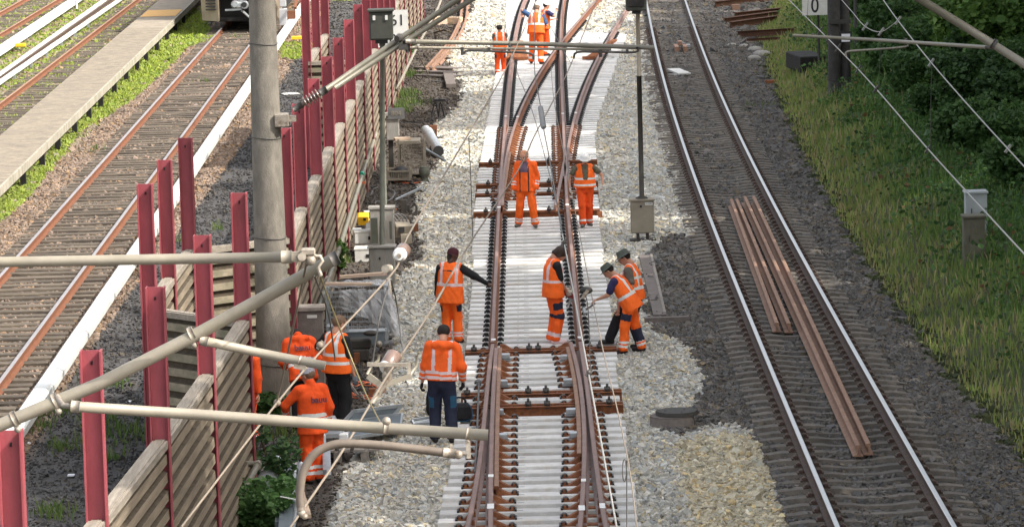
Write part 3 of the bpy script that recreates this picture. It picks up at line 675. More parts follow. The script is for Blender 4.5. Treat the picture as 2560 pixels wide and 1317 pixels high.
row2 = [G(x, y, ZT)[:2] for x, y in tops2]; xw = float(np.mean([p[0] for p in row2[1:]]))
row2 = [np.array([xw, p[1]]) for p in row2]
for k in range(5): row2.append(np.array([xw, row2[-1][1]+4.97]))
for i, p in enumerate(row[1:]): post(p, f'red H section steel post, {ORD[i]} from the front of the near barrier stretch')
post(row[0], 'red steel post just below the front edge of the near barrier stretch')
for i in range(len(row)-1):
    a, b = row[i], row[i+1]; d = (b-a)/np.linalg.norm(b-a); panel(a+d*.03, b-d*.03, ZPAN, f'ribbed timber barrier panel, {ORD[i]} from the front of the near barrier stretch')
for i, p in enumerate(row2): post(p, f'red H section steel post, {ORD[i]} behind the tall concrete mast')
for i in range(len(row2)-1):
    panel(row2[i]+np.array([0,.03]), row2[i+1]-np.array([0,.03]), ZPAN, f'ribbed timber barrier panel, {ORD[i]} behind the tall concrete mast')
# the bay that steps back round the mast
bay = [G(x, y, ZT)[:2] for x, y in ((362,460),(411,400),(463,345))]
for i, p in enumerate(bay): post(p, f'red H section steel post, {ORD[i]} of the three set back beside the white rail cover')
panel(bay[0]+[0,.03], bay[1]-[0,.03], ZPAN, 'ribbed timber panel set back beside the white rail cover, nearer one')
panel(bay[1]+[0,.03], bay[2]-[0,.03], ZPAN, 'ribbed timber panel set back beside the white rail cover, farther one')
panel(np.array(bay[0])+[.03,0], row[-1]-[.03,0], ZPAN, 'shaded greenish cross panel facing the bridge in front of the concrete mast', 'fence_wood_cross')
panel(np.array(bay[2])+[.03,0], row2[0]-[.03,0], ZPAN, 'sunlit cross panel facing the bridge behind the concrete mast', 'fence_wood_cross')
# a second bay farther up, then the barrier goes on
q = G(852, 292, GZ); e0 = np.array([row2[-1][0], row2[-1][1]])
far0 = np.array([q[0]-.05, row2[-3][1]+.5]); yy0 = row2[-3][1]
b2 = [np.array([xw-1.55, yy0-9.]), np.array([xw-1.55, yy0-4.]), np.array([xw-1.55, yy0+1.])]
for i, p in enumerate(b2): post(p, f'red steel post standing back from the far barrier beside the grass, {ORD[i]} of three')
panel(b2[0]+[.03,0], np.array([xw-.15, b2[0][1]]), ZPAN+.02, 'short dark cross panel between red posts in the far barrier bay', 'fence_wood_cross')
panel(b2[0]+[0,.03], b2[1]-[0,.03], ZPAN, 'ribbed timber panel of the far barrier bay, nearer one')
panel(b2[1]+[0,.03], b2[2]-[0,.03], ZPAN, 'ribbed timber panel of the far barrier bay, farther one')
yy = row2[-1][1]; k = len(row2)
for i in range(7):
    a = np.array([xw, yy+4.97*i]); b = np.array([xw, yy+4.97*(i+1)]); panel(a+[0,.03], b-[0,.03], ZPAN, f'ribbed timber barrier panel, {ORD[k-1+i]} behind the tall concrete mast')
    post(b, f'red H section steel post, {ORD[k+i]} behind the tall concrete mast')
# conduits along the barrier foot
def gpath(pts): return [Vector(G(x, y, z)) for x, y, z in pts]
pp = gpath([(556,1330,.15),(600,1245,.35),(644,1160,.6)]); e = pp[-1]
solo('conduit', MB().tube([pp[0],pp[1],e-Vector((0,.08,0)),e,e-Vector((.3,0,-.02))], .045, 10).lathe(e-Vector((0,.12,0)), e+Vector((0,.04,0)), [(0,.058),(1,.058)],10), 'tube_grey', 'grey conduit with an elbow running along the foot of the near barrier', 'conduit')
pp = gpath([(722,960,.2),(790,790,.5),(806,742,.6),(845,630,.5),(880,520,.6),(905,440,.6),(940,335,.6)])
solo('conduit', MB().tube(pp, .05, 10).lathe(pp[3]-Vector((0,.1,0)), pp[3]+Vector((0,.1,0)), [(0,.062),(1,.062)],10), 'tube_grey', 'long pale conduit climbing along the barrier behind the wrapped cage', 'conduit')
solo('pipe_clip', MB().lathe(pp[5]-Vector((0,.15,-.05)), pp[5]+Vector((0,.1,.05)), [(0,.05),(.5,.07),(1,.05)],10).box(pp[5]+Vector((0,-.3,-.12)), (.16,.05,.05), mi=1), ['green_plastic','cable_orange'], 'green cap with an orange band on the barrier conduit', 'pipe cap')
pp = gpath([(962,226,.3),(990,225,.35),(1000,205,.5),(1042,120,.9),(1095,20,.6),(1110,-20,.5)])
solo('conduit', MB().tube(pp, .045, 8), 'tube_cream', 'thin pale conduit bending up in front of the far barrier', 'conduit')
# ================================================================ catenary
def tube_thing(name, pts, r, mat, lab, cat, seg=14, extra=None, mats=None):
    mb = MB().tube(pts, r, seg); 
    if extra: extra(mb)
    return solo(name, mb, mats or mat, lab, cat)
# concrete mast in the bay
mb_ = G(690, 1050, GZ); mast = thing('catenary_mast', 'tall round concrete catenary mast banded with wire, standing in the barrier bay', 'mast', mb_)
base = Vector(mb_); H = 9.5
mt = MB().tube([base+Vector((0,0,z)) for z in (-.3,0,3,6,H)], [.295,.29,.25,.215,.18], 28); part(mast, 'shaft', mt, 'mast_concrete')
for py in (903,575,318,78):
    z = (1050-py)/163.; r = .292-.0125*z; part(mast, 'wire_band', MB().tube([base+Vector(((r+.004)*math.cos(a), (r+.004)*math.sin(a), z+.015*math.sin(a*2))) for a in np.linspace(0, 2*math.pi, 25)], .008, 5), 'wire_dark')
sm = MB().box(base+Vector((.03,-.262,3)), (.02,.012,5.9), rx=-.0125)
br = Vector(D(725, 275, base.y*1.0)); br = Vector((base.x+.32, base.y-.1, 4.62))
part(mast, 'bracket', MB().box(br+Vector((-.06,0,0)), (.22,.3,.2), bev=.01).box(br+Vector((.1,-.06,.02)), (.12,.08,.09)).box(br+Vector((.1,.08,.02)), (.12,.05,.09)), 'fitting')
yc = base.y/ (cF[1])  # distance along the lens axis of that cantilever
def Dy(px, py, y):
    d = ray(px, py); return Vector(cC+d*(y/d[1]))
Y0 = base.y-.1
cant = thing('cantilever', 'greenish grey pair of cantilever tubes held out from the concrete mast on a ribbed insulator', 'cantilever', tuple(Dy(745,268,Y0)))
ia, ib = Dy(742,270,Y0), Dy(812,226,Y0)
ins = [(0,.035),(.12,.045),(.2,.045)]
for k in range(5): t = .28+k*.11; ins += [(t,.04),(t+.03,.095),(t+.05,.095),(t+.07,.04)]
ins += [(.86,.05),(1,.05)]
part(cant, 'insulator', MB().lathe(ia, ib, ins, 16), 'insulator')
part(cant, 'end_fitting', MB().lathe(ia-(ib-ia)*.12, ia+(ib-ia)*.2, [(0,.05),(1,.055)],10).lathe(ia+(ib-ia)*.84, ib+(ib-ia)*.08, [(0,.065),(1,.06)],10), 'dark_fitting')
part(cant, 'upper_tube', MB().tube([ib, Dy(999,97,Y0), Dy(1240,-64,Y0)], .042, 14), 'tube_grey')
part(cant, 'lower_tube', MB().tube([Dy(838,219,Y0), Dy(1004,110,Y0), Dy(1240,-38,Y0)], .042, 14), 'tube_grey')
part(cant, 'clamp', MB().lathe(Dy(992,98,Y0-.1), Dy(1006,92,Y0+.05), [(0,.05),(.5,.07),(1,.05)],10).lathe(Dy(1012,100,Y0-.1), Dy(1020,130,Y0-.05), [(0,.04),(.5,.05),(1,.035)],10).box(Dy(1008,118,Y0-.08), (.14,.1,.09)), 'dark_fitting')
ra = [Dy(1018,104,Y0-.08), Dy(1330,110,Y0-.12), Dy(1636,120,Y0-.1)]
reg = thing('registration_arm', 'long level double tube reaching from the cantilever across the new track to the signal pole', 'registration arm', tuple(ra[0]))
part(reg, 'upper_tube', MB().tube(ra, .036, 12), 'tube_grey')
part(reg, 'lower_tube', MB().tube([Dy(1025,119,Y0-.1), Dy(1260,122,Y0-.12), Dy(1528,124,Y0-.12)], .021, 10), 'tube_cream')
part(reg, 'end_fitting', MB().lathe(Dy(1014,104,Y0-.1), Dy(1040,105,Y0-.1), [(0,.04),(1,.046)],10).lathe(Dy(1030,119,Y0-.1), Dy(1046,119,Y0-.1), [(0,.026),(1,.03)],10), 'fitting')
for (a, b, c2, lab) in (((1155,119),(1156,135),[(1160,137),(1172,127),(1260,130),(1326,134),(1334,150)], 'left'), ((1500,124),(1500,130),[(1592,118),(1588,131),(1500,130),(1443,131),(1434,147)], 'right')):
    st = thing('steady_arm', f'dark thin steady arm hanging under the level double tube, {lab} one', 'steady arm', tuple(Dy(*a, Y0-.12)))
    part(st, 'drop_bracket', MB().bar(Dy(*a,Y0-.15), Dy(a[0]+1,a[1]+19,Y0-.15), .05,.05, up=(0,1,0)), 'dark_fitting')
    part(st, 'drop_bracket', MB().bar(Dy(a[0]+68,a[1],Y0-.15), Dy(a[0]+68,a[1]+11,Y0-.15), .04,.04, up=(0,1,0)), 'dark_fitting')
    part(st, 'arm', MB().tube(smooth([Dy(x, y, Y0-.15) for x, y in c2], 3), .018, 8), 'dark_fitting')
# foreground tubes
def fg(x, y, d=29.5): return Vector(D(x, y, d))
root = thing('cantilever', 'thick pale foreground cantilever tube rising from the lower left to a dark end cap', 'cantilever', tuple(fg(0,1062)))
part(root, 'tube', MB().tube([fg(-60,1085), fg(0,1062), fg(250,958), fg(480,842), fg(840,645)], .046, 18), 'tube_cream')
part(root, 'end_cap', MB().lathe(fg(828,651), fg(845,642), [(0,.051),(1,.051)], 16), 'dark_fitting')
for x, y in ((480,835),(140,1000),(38,1045)):
    part(root, 'clamp', MB().lathe(fg(x-6,y+3), fg(x+6,y-3), [(0,.055),(.5,.057),(1,.055)],14).ell(fg(x+6,y+28), (.025,.025,.025)).bar(fg(x-2,y+12), fg(x+8,y+32), .03,.03,up=(0,1,0)), 'fitting')
root = thing('stay_tube', 'pale level foreground tube crossing in front of the red posts from the left edge', 'tube', tuple(fg(0,655)))
part(root, 'tube', MB().tube([fg(-60,657,29), fg(0,655,29), fg(400,648,29), fg(705,643,29)], .037, 16), 'tube_cream')
part(root, 'socket', MB().lathe(fg(703,643,29), fg(730,642,29), [(0,.046),(1,.046)],14), 'tube_cream')
part(root, 'fork', MB().bar(fg(728,642,29), fg(757,641,29), .03,.07,up=(0,0,1)).lathe(fg(755,642,28.9), fg(755,642,29.1), [(0,.03),(1,.03)],10), 'fitting')
part(root, 'hook_clamp', MB().box(fg(770,629,29), (.1,.08,.05), bev=.01).tube([fg(770,630,29),fg(790,641,29),fg(800,640,29),fg(806,652,29),fg(795,668,29),fg(803,690,29)], .014, 8).ell(fg(776,650,29),(.04,.04,.04)), 'fitting')
root = thing('stay_tube', 'short pale foreground tube sloping down to an open end above the grey cap', 'tube', tuple(fg(505,850)))
part(root, 'tube', MB().tube([fg(512,852), fg(660,884), fg(813,914)], .033, 16), 'tube_cream')
part(root, 'socket', MB().lathe(fg(500,849), fg(520,854), [(0,.037),(1,.039)],12).lathe(fg(488,838), fg(500,849), [(0,.03),(1,.025)],8), 'fitting')
part(root, 'band', MB().lathe(fg(747,900), fg(753,902), [(0,.037),(1,.037)],14).bar(fg(735,912), fg(765,918), .04,.04,up=(0,1,0)), 'fitting')
root = thing('stay_tube', 'long pale foreground tube crossing level with the worker in navy trousers to an open end', 'tube', tuple(fg(150,1012,28.5)))
part(root, 'tube', MB().tube([fg(192,1016,28.5), fg(500,1036,28.5), fg(850,1062,28.5), fg(1220,1087,28.5)], [.036,.037,.038,.039], 18), 'tube_cream')
part(root, 'socket', MB().lathe(fg(178,1015,28.5), fg(200,1017,28.5), [(0,.042),(1,.042)],12).tube([fg(178,1015,28.5),fg(160,1014,28.5),fg(150,1005,28.6),fg(143,992,28.8)], .02, 8), 'fitting')
part(root, 'band', MB().lathe(fg(960,1069,28.5), fg(972,1070,28.5), [(0,.046),(1,.046)],14).ell(fg(966,1052,28.4),(.03,.03,.03)).lathe(fg(1166,1083,28.5), fg(1171,1084,28.5), [(0,.042),(1,.042)],14), 'fitting')
part(root, 'drop_bracket', MB().bar(fg(1168,1098,28.5), fg(1172,1104,28.5), .07,.02).bar(fg(1170,1100,28.5), fg(1172,1145,28.5), .03,.03,up=(0,1,0)), 'fitting')
root = thing('steady_arm', 'curved brown grey steady arm bending from the lower left under the long foreground tube', 'steady arm', tuple(fg(750,1280,28)))
part(root, 'arm', MB().tube(smooth([fg(x,y,28) for x,y in ((752,1275),(750,1230),(758,1180),(785,1135),(830,1112),(880,1108),(960,1113),(1060,1124),(1112,1131))], 5), .029, 14), 'tube_brown')
part(root, 'end_fitting', MB().lathe(fg(1108,1130,28), fg(1140,1134,28), [(0,.034),(1,.034)],12).tube([fg(1138,1134,28),fg(1150,1139,28),fg(1158,1132,28),fg(1168,1136,28)], .014, 8).ell(fg(1146,1136,28),(.03,.03,.03)).bar(fg(1128,1108,28), fg(1130,1140,28), .018,.018,up=(0,1,0)), 'fitting')
part(root, 'knot', MB().ell(fg(755,1282,28),(.03,.03,.03)).ell(fg(762,1290,28),(.022,.022,.022)), 'fitting')
# lines: name, material, radius, points (pixel, pixel, distance), label
def line(pts, r, mat, lab, cat='wire', name='wire', extra=None, mats=None, sm=4):
    P = [Vector(D(x, y, d)) for x, y, d in pts]; P = smooth(P, sm) if len(P) > 2 else P
    mb = MB().tube(P, r, 7)
    if extra: extra(mb)
    return solo(name, mb, mats or mat, lab, cat)
def knots(pl, r=.03, mi=0):
    def f(mb):
        for x, y, d in pl: mb.ell(fg(x,y,d),(r,r,r),8,6,mi); mb.bar(fg(x-7,y+10,d), fg(x+7,y-10,d), .025,.025,mi)
    return f
line([(453,1317,31),(693,1006,33),(812,867,34),(975,690,35.3),(1000,648,35.6)], .009, 'rope_pale', 'pale rope running up from the lower edge through a knot to the nearer insulator', 'rope', 'rope', knots([(693,1006,33),(800,862,34)]))
line([(693,1000,33),(724,860,31),(768,648,29.1)], .008, 'rope_pale', 'pale rope from the knot up to the hook of the level foreground tube', 'rope', 'rope')
line([(724,1320,29),(851,1135,31),(953,963,33.5),(1000,892,35),(1075,780,38),(1112,716,40),(1183,595,46),(1298,422,56),(1336,340,60),(1381,256,65),(1428,160,71),(1500,-20,82)], [.0135]*4 and .0095, 'rope_pale', 'long pale contact line crossing the back of the worker in a maroon cap', 'wire', 'contact_line', knots([(1000,890,35),(1098,740,40),(944,978,33.4),(1022,860,36)], .022))
line([(1010,612,37),(1040,555,39),(1164,347,50),(1271,161,60),(1345,-10,70)], .0085, 'rope_pale', 'thin pale line climbing from the nearer insulator past the small ring')
line([(1172,345,50),(1178,470,50),(1182,600,50)], .005, 'wire_dark', 'thin dark dropper hanging over the gravel left of the new track')
solo('wire_ring', MB().tube([Dy(1182+11*math.cos(a), 347+9*math.sin(a), 49) for a in np.linspace(0,2*math.pi,17)], .006, 5), 'wire_grey', 'small wire ring on the thin pale line left of the new track', 'wire ring')
line([(1262,60,66),(1291,175,60),(1313,230,57),(1341,312,53),(1405,560,42)], .005, 'wire_dark', 'thin dark wire crossing the planks of the far switch')
line([(1338,-10,76),(1336,160,66),(1345,229,62),(1352,271,60),(1359,322,57),(1373,394,53),(1406,586,42)], .0075, 'wire_dark', 'dark wire running down to the hair of the worker with the drill')
solo('line_insulator', MB().lathe(fg(1351,268,60), fg(1359,320,57), [(0,.02),(.05,.038),(.95,.038),(1,.02)], 10), 'cable_grey', 'slim grey rod insulator hanging in the wire above the far switch', 'insulator')
line([(1406,586,42),(1415,630,41),(1445,790,36),(1471,931,32.5),(1502,1100,30),(1545,1335,27.5)], .0072, 'wire_grey', 'bright contact wire running down the right rail of the near switch', 'wire', 'contact_wire', knots([(1410,606,41),(1472,930,32.4)], .02, 1), ['wire_grey','dark_fitting'])
line([(1377,160,66),(1384,244,61),(1401,340,56),(1438,527,44),(1475,718,38),(1513,900,33),(1542,1018,31),(1575,1180,29),(1592,1320,27.5)], .005, 'rope_pale', 'thin pale line falling across the sleepers left of the two workers in bucket hats', extra=knots([(1463,735,37.5)], .02))
line([(1406,-10,84),(1405,120,70),(1412,300,58),(1424,457,50)], .006, 'wire_dark', 'dark wire above the straight right hand rail of the far switch')
line([(1428,160,70),(1405,120,74),(1335,-10,90)], .006, 'wire_dark', 'dark wire slanting up left above the crossing of the far switch')
line([(1462,728,37.5),(1470,770,37.5),(1474,860,37.5),(1478,1000,37)], .0045, 'wire_dark', 'thin dark dropper beside the right rail behind the worker with the drill')
solo('lamp_clip', MB().ell(fg(1465,726,37.6), (.06,.03,.035)), 'black_steel', 'small black clip hanging over the sleepers right of the worker with the drill', 'clip')
line([(1567,1150,29),(1567,1220,29),(1567,1330,29)], .0045, 'wire_dark', 'thin dark dropper in front of the sleeper ends at the lower edge')
solo('wire_ring', MB().tube([fg(1561+5*math.cos(a), 1175+28*math.sin(a), 29) for a in np.linspace(0,2*math.pi,17)], .004, 5), 'wire_dark', 'small dark wire loop near the lower edge right of the sleepers', 'wire ring')
line([(800,690,29.2),(870,875,29.5),(915,985,29.2),(958,1070,28.5)], .006, 'brass_wire', 'yellowish stay wire from the dark end cap down to the long foreground tube')
line([(786,690,29.2),(820,780,30),(838,900,31)], .006, 'wire_dark', 'thin dark wire hanging left of the worker with the grey gloves')
line([(975,700,35.3),(950,790,35),(935,880,35),(925,960,35)], .007, 'wire_dark', 'thin dark dropper hanging from the pulley in front of the wrapped cage')
line([(978,700,35.3),(992,760,35.6),(1003,850,35.6),(1008,880,35.4)], .006, 'wire_dark', 'short dark dropper right of the wrapped cage')
# insulators in the ropes
i1 = fg(999,637,35.6); ax = (fg(1018,608,37)-i1).normalized()
root = thing('rope_insulator', 'brown drum insulator with a white face on the pale rope beside the concrete box', 'insulator', tuple(i1))
part(root, 'drum', MB().lathe(i1, fg(1011,623,35.72), [(0,.05),(.08,.062),(.9,.064),(1,.04)], 18), 'insulator')
part(root, 'face', MB().lathe(fg(997,639,35.52), fg(1000,636,35.6), [(0,.04),(.3,.056),(1,.060)], 18), 'porcelain')
part(root, 'eye_bolt', MB().lathe(i1-ax*.12, i1, [(0,.018),(.6,.024),(1,.035)], 8), 'fitting')
i2 = fg(976,905,34.5)
root = thing('rope_insulator', 'brown drum insulator with a white rim in the tangle of fittings above the gravel', 'insulator', tuple(i2))
part(root, 'drum', MB().lathe(i2-Vector((.04,.04,.04)), i2+Vector((.035,.1,.05)), [(0,.04),(.1,.06),(.9,.068),(1,.05)], 16), 'insulator')
part(root, 'face', MB().lathe(i2-Vector((.05,.055,.045)), i2-Vector((.035,.035,.035)), [(0,.05),(1,.064)], 16), 'porcelain')
def fgs(l, d=34.4): return [fg(x,y,d) for x,y in l]
root = thing('section_insulator', 'tangle of pale arms and clamps hanging above the gravel left of the hooded worker', 'insulator frame', tuple(fg(965,930,34.4)))
part(root, 'cross_arm', MB().bar(*fgs([(918,910),(1022,912)]), .035,.03), 'fitting')
part(root, 'runner', MB().bar(*fgs([(920,938),(952,962)]), .03,.05).bar(*fgs([(962,962),(1028,938)]), .03,.04), 'tube_cream')
part(root, 'horn', MB().tube(fgs([(918,935),(930,912),(946,900),(948,886)]), .012, 8).tube(fgs([(1026,936),(1042,912),(1042,888)]), .012, 8), 'tube_cream')
part(root, 'clamp', MB().tube(fgs([(968,918),(970,945),(960,965),(945,985),(930,1005)]), [.03,.04,.02,.03,.02], 8).ell(fg(966,940,34.4),(.035,.035,.06)).bar(*fgs([(1022,905),(1024,940)]), .03,.03,up=(0,1,0)), 'fitting')
root = thing('pulley', 'small brown pulley wheel hanging on the pale rope in front of the concrete box', 'pulley', tuple(fg(968,672,35.2)))
part(root, 'wheel', MB().lathe(fg(963,672,35.2), fg(973,671,35.3), [(0,.036),(.3,.034),(.5,.026),(.7,.034),(1,.036)], 12), 'fitting')
part(root, 'hanger', MB().bar(fg(972,690,35.2), fg(978,735,35.2), .015,.015,up=(0,1,0)), 'fitting')
# overhead line on the right
line([(1960,-20,80),(1972,0,78),(2146,174,62),(2320,373,50),(2473,540,43),(2575,650,39)], .009, 'wire_grey', 'bright overhead wire crossing the mast and the grass slope on the right', 'wire', 'contact_wire', knots([(2050,78,72),(2072,97,70),(2146,174,62),(2190,223,58),(2320,373,50),(2095,120,68)], .022, 1), ['wire_grey','dark_fitting'])
line([(2195,-20,60),(2208,0,58),(2245,52,56),(2328,157,52),(2440,285,47),(2575,432,42)], .008, 'wire_grey', 'bright overhead wire nearest the right edge above the dark shrubs', 'wire', 'contact_wire', knots([(2245,52,56),(2328,157,52),(2520,372,44)], .014))
line([(2095,-10,64),(2130,30,62),(2163,67,60),(2203,80,58),(2245,52,56)], .006, 'wire_grey', 'thin bright wire sagging between the two overhead wires at the right', extra=knots([(2163,67,60),(2203,80,58)], .014))
for x, y0, y1, d, lab in ((2018,-10,105,70,'leftmost'),(2200,80,215,58,'middle'),(2327,157,375,52,'right')):
    line([(x+3,y0,d),(x,(y0+y1)/2,d),(x-2,y1,d)], .0035, 'wire_dark', f'hair thin dropper hanging before the grass slope, {lab} one')
root = thing('stay_tube', 'thick pale tube slanting across the upper right corner', 'tube', tuple(fg(2300,0,42)))
part(root, 'tube', MB().tube([fg(2270,-20,42), fg(2420,72,42), fg(2620,198,42)], .042, 14), 'tube_grey')
part(root, 'clamp', MB().lathe(fg(2480,108,42), fg(2488,113,42), [(0,.055),(1,.055)],12), 'dark_fitting')
root = thing('registration_arm', 'slim dark tube reaching left from the corner tube across the dark mast', 'registration arm', tuple(fg(1984,89,46)))
part(root, 'tube', MB().tube([fg(1984,89,46), fg(2200,101,45), fg(2472,119,43)], [.017,.019,.02], 10), 'tube_grey')
part(root, 'clamp', MB().lathe(fg(2262,104,45), fg(2268,104,45), [(0,.035),(1,.035)],10).lathe(fg(2030,90,46), fg(2035,90,46), [(0,.03),(1,.03)],10).lathe(fg(2466,119,43), fg(2490,112,42.5), [(0,.02),(.5,.035),(1,.03)],10), 'dark_fitting')
part(root, 'steady_arm', MB().tube(smooth([fg(2115,142,45), fg(2118,130,45), fg(2160,126,45), fg(2262,118,45), fg(2266,106,45)],3), .012, 8), 'tube_grey')
# dark concrete mast on the slope
b = Vector(GT(2098, 236)); root = thing('catenary_mast', 'dark weathered double mast on the slope with a pinned notice', 'mast', tuple(b))
part(root, 'left_shaft', MB().tube([b+Vector((-.12,0,z)) for z in (-.5,0,6,10)], [.19,.19,.15,.13], 18), 'dark_mast')
part(root, 'right_shaft', MB().tube([b+Vector((.2,.15,z)) for z in (-.5,0,6,10)], [.15,.15,.12,.1], 16), 'dark_mast')
part(root, 'cross_brace', MB().box(b+Vector((.03,-.2,2.05)), (.62,.07,.12)), 'dark_mast')
part(root, 'foot', MB().tube([b+Vector((-.12,-.15,z)) for z in (-.5,.35,.42)], [.2,.2,.16], 14).tube([b+Vector((.18,-.1,z)) for z in (-.5,.3,.36)], [.2,.2,.16], 14), 'dark_mast')
part(root, 'notice', MB().box(b+Vector((.18,-.26,1.62)), (.36,.02,.32), mi=0).box(b+Vector((.19,-.275,1.6)), (.24,.01,.22), mi=1), ['ink','paper'])
b2_ = Vector(GT(2140, 130)); tube_thing('signpost', [b2_, b2_+Vector((0,0,5))], .05, 'dark_mast', 'thin dark post behind the dark double mast', 'post', 8)
b3 = Vector(GT(2086, 230)); tube_thing('signpost', [b3+Vector((0,-.6,-.1)), b3+Vector((0,-.6,1.5))], .035, 'pole_dark', 'thin dark stake in front of the dark double mast', 'post', 8)
# sign 0
s0 = Vector(D(2037, 6, 126)); root = thing('distance_sign', 'white distance board showing a black 0 left of the dark mast', 'sign', tuple(s0))
part(root, 'board', MB().box(s0, (.76,.03,.78)), 'sign_white')
t = part(root, 'lettering', text_mesh('0', .62, .004, 'ink', .004), None, True); t.rotation_euler = (math.pi/2,0,0); t.location = (0,-.02,-.12); t.scale = (.8,1,1)
part(root, 'pole', MB().tube([Vector((s0.x+.1,s0.y+.06,z)) for z in (float(hgt(s0.x+.1,s0.y))-.2, s0.z)], .035, 8), 'dark_mast')
# ================================================================ signals and boxes
def boxed(root, nm, c, sz, mat, bev=.012, rz=0): return part(root, nm, MB().box(c, sz, rz, bev=bev), mat)
g = Vector(G(958, 712)); root = thing('signal', 'dark signal head seen from behind on a green pole beside the barrier', 'signal', tuple(g))
hb = Dy(953, 64, g.y)
part(root, 'pole', MB().tube([Vector((g.x,g.y,.6)), Vector((hb.x+.02,g.y,hb.z-.2))], .05, 12).box(Vector((g.x-.14,g.y-.02,.93)), (.13,.12,.5)).box(Vector((g.x+.18,g.y-.02,.93)), (.05,.05,.35)), 'signal_green')
part(root, 'head', MB().box(hb, (.46,.3,.56), bev=.02).box(hb+Vector((0,-.02,.3)), (.52,.38,.05), bev=.01).box(hb+Vector((0,-.16,-.02)), (.4,.02,.46), bev=.004), 'signal_black')
part(root, 'hinge', MB().box(hb+Vector((-.13,-.18,.16)), (.05,.03,.09)).box(hb+Vector((.11,-.18,.16)), (.05,.03,.09)), 'sign_white')
part(root, 'cable_glands', MB().box(hb+Vector((0,0,-.31)), (.24,.2,.08)).box(hb+Vector((-.03,0,-.35)), (.04,.04,.1)).box(hb+Vector((.05,0,-.35)), (.04,.04,.1)), 'black_steel')
cb = Dy(958, 655, g.y-.2); part(root, 'base_box', MB().box((cb.x-.02,g.y-.15,(.62+GZ)/2), (.5,.4,.62-GZ), bev=.02).box((cb.x-.02,g.y-.15,.635), (.56,.46,.03)).box((cb.x-.06,g.y-.36,.42), (.03,.02,.05), mi=1), ['grey_concrete','ink'])
sb = Dy(996, 66, g.y+9); root = thing('distance_sign', 'white distance board with black 61 over 0 half hidden behind the dark signal head', 'sign', tuple(sb))
part(root, 'board', MB().box(sb+Vector((-.12,0,-.05)), (.66,.03,.8)), 'sign_white')
for tx, dx, dz in (('61', -.02, .12), ('0', -.12, -.3)):
    t = part(root, 'lettering', text_mesh(tx, .34, .004, 'ink', .0), None, True); t.rotation_euler = (math.pi/2,0,0); t.location = (dx,-.02,dz)
spx = Dy(957, 300, sb.y).x; part(root, 'pole', MB().tube([Vector((spx,sb.y+.06,GZ)), Vector((spx,sb.y+.06,sb.z+.1))], .035, 8).bar(Vector((spx,sb.y+.05,sb.z)), Vector((sb.x+.1,sb.y+.05,sb.z)), .03, .05), 'signal_green')
bx = Vector(G(958, 640)); root = thing('junction_box', 'tall grey box with a flat lid behind the green signal pole', 'junction box', (bx.x,bx.y,GZ))
part(root, 'case', MB().box((bx.x,bx.y,.35), (.5,.35,1.0), bev=.02), 'grey_concrete'); part(root, 'lid', MB().box((bx.x,bx.y,.87), (.55,.4,.04)), 'grey_concrete')
bx = Vector(G(985, 425)); root = thing('track_equipment', 'weathered grey equipment box on a stand with a small dark number plate 804', 'equipment box', tuple(bx))
part(root, 'stand', MB().box(bx+Vector((-.06,0,.5)), (.12,.1,1.0)).box(bx+Vector((0,0,.03)), (.3,.3,.06)), 'pole_dark')
part(root, 'case', MB().box(bx+Vector((.0,0,1.05)), (.32,.3,.6), bev=.02).box(bx+Vector((-.04,-.02,1.4)), (.36,.34,.06)), 'grey_concrete')
part(root, 'number_plate', MB().box(bx+Vector((.1,-.18,1.42)), (.42,.02,.28)), 'cable_grey')
t = part(root, 'lettering', text_mesh('804', .17, .003, 'cabinet_tan'), None, True); t.rotation_euler = (math.pi/2,0,0); t.location = (.1,-.195,1.42)
# right signal
g = Vector(G(1607, 604)); root = thing('signal', 'black signal head on a tall pole above a tan metal box on the gravel', 'signal', tuple(g))
hb = Dy(1592, 2, g.y); zb = Dy(1607, 497, g.y).z; zm = Dy(1600, 190, g.y).z
part(root, 'upper_pole', MB().tube([Vector((g.x,g.y,zm)), Vector((g.x,g.y,hb.z-.2))], .045, 12), 'cabinet_tan')
part(root, 'lower_pole', MB().tube([Vector((g.x,g.y,zb)), Vector((g.x,g.y,zm))], .052, 12).lathe((g.x,g.y,zb),(g.x,g.y,zb+.06),[(0,.14),(.5,.13),(1,.06)],14), 'pole_dark')
part(root, 'head', MB().box(Vector((g.x-.03,g.y-.05,hb.z+.1)), (.44,.3,.62), bev=.03), 'signal_black'); part(root, 'head_frame', MB().box(Vector((g.x-.03,g.y-.22,hb.z+.12)), (.33,.04,.46), bev=.008).box(Vector((g.x-.03,g.y-.05,hb.z-.24)), (.18,.16,.06)), 'black_steel')
part(root, 'base_box', MB().box((g.x,g.y,zb-.36), (.49,.34,.7), bev=.02).box((g.x,g.y,zb-.008), (.54,.4,.03)), 'cabinet_tan')
part(root, 'lock', MB().lathe((g.x-.03,g.y-.172,zb-.14),(g.x-.03,g.y-.185,zb-.14),[(0,.025),(1,.025)],8), 'ink')
pl = part(root, 'label_plate', MB().box((g.x+.14,g.y-.175,zb-.09), (.16,.01,.06)), 'sign_white'); t = part(root, 'lettering', text_mesh('51.WP1', .042, .001), None, True); t.rotation_euler = (math.pi/2,0,0); t.location = (.14,-.183,zb-.09-g.z)
part(root, 'foot', MB().box((g.x-.1,g.y,(zb-.7+GZ)/2), (.06,.3,zb-.7-GZ+.1)).box((g.x+.1,g.y,(zb-.7+GZ)/2), (.06,.3,zb-.7-GZ+.1)).box((g.x,g.y-.1,GZ+.03), (.55,.3,.08)), 'pole_dark')
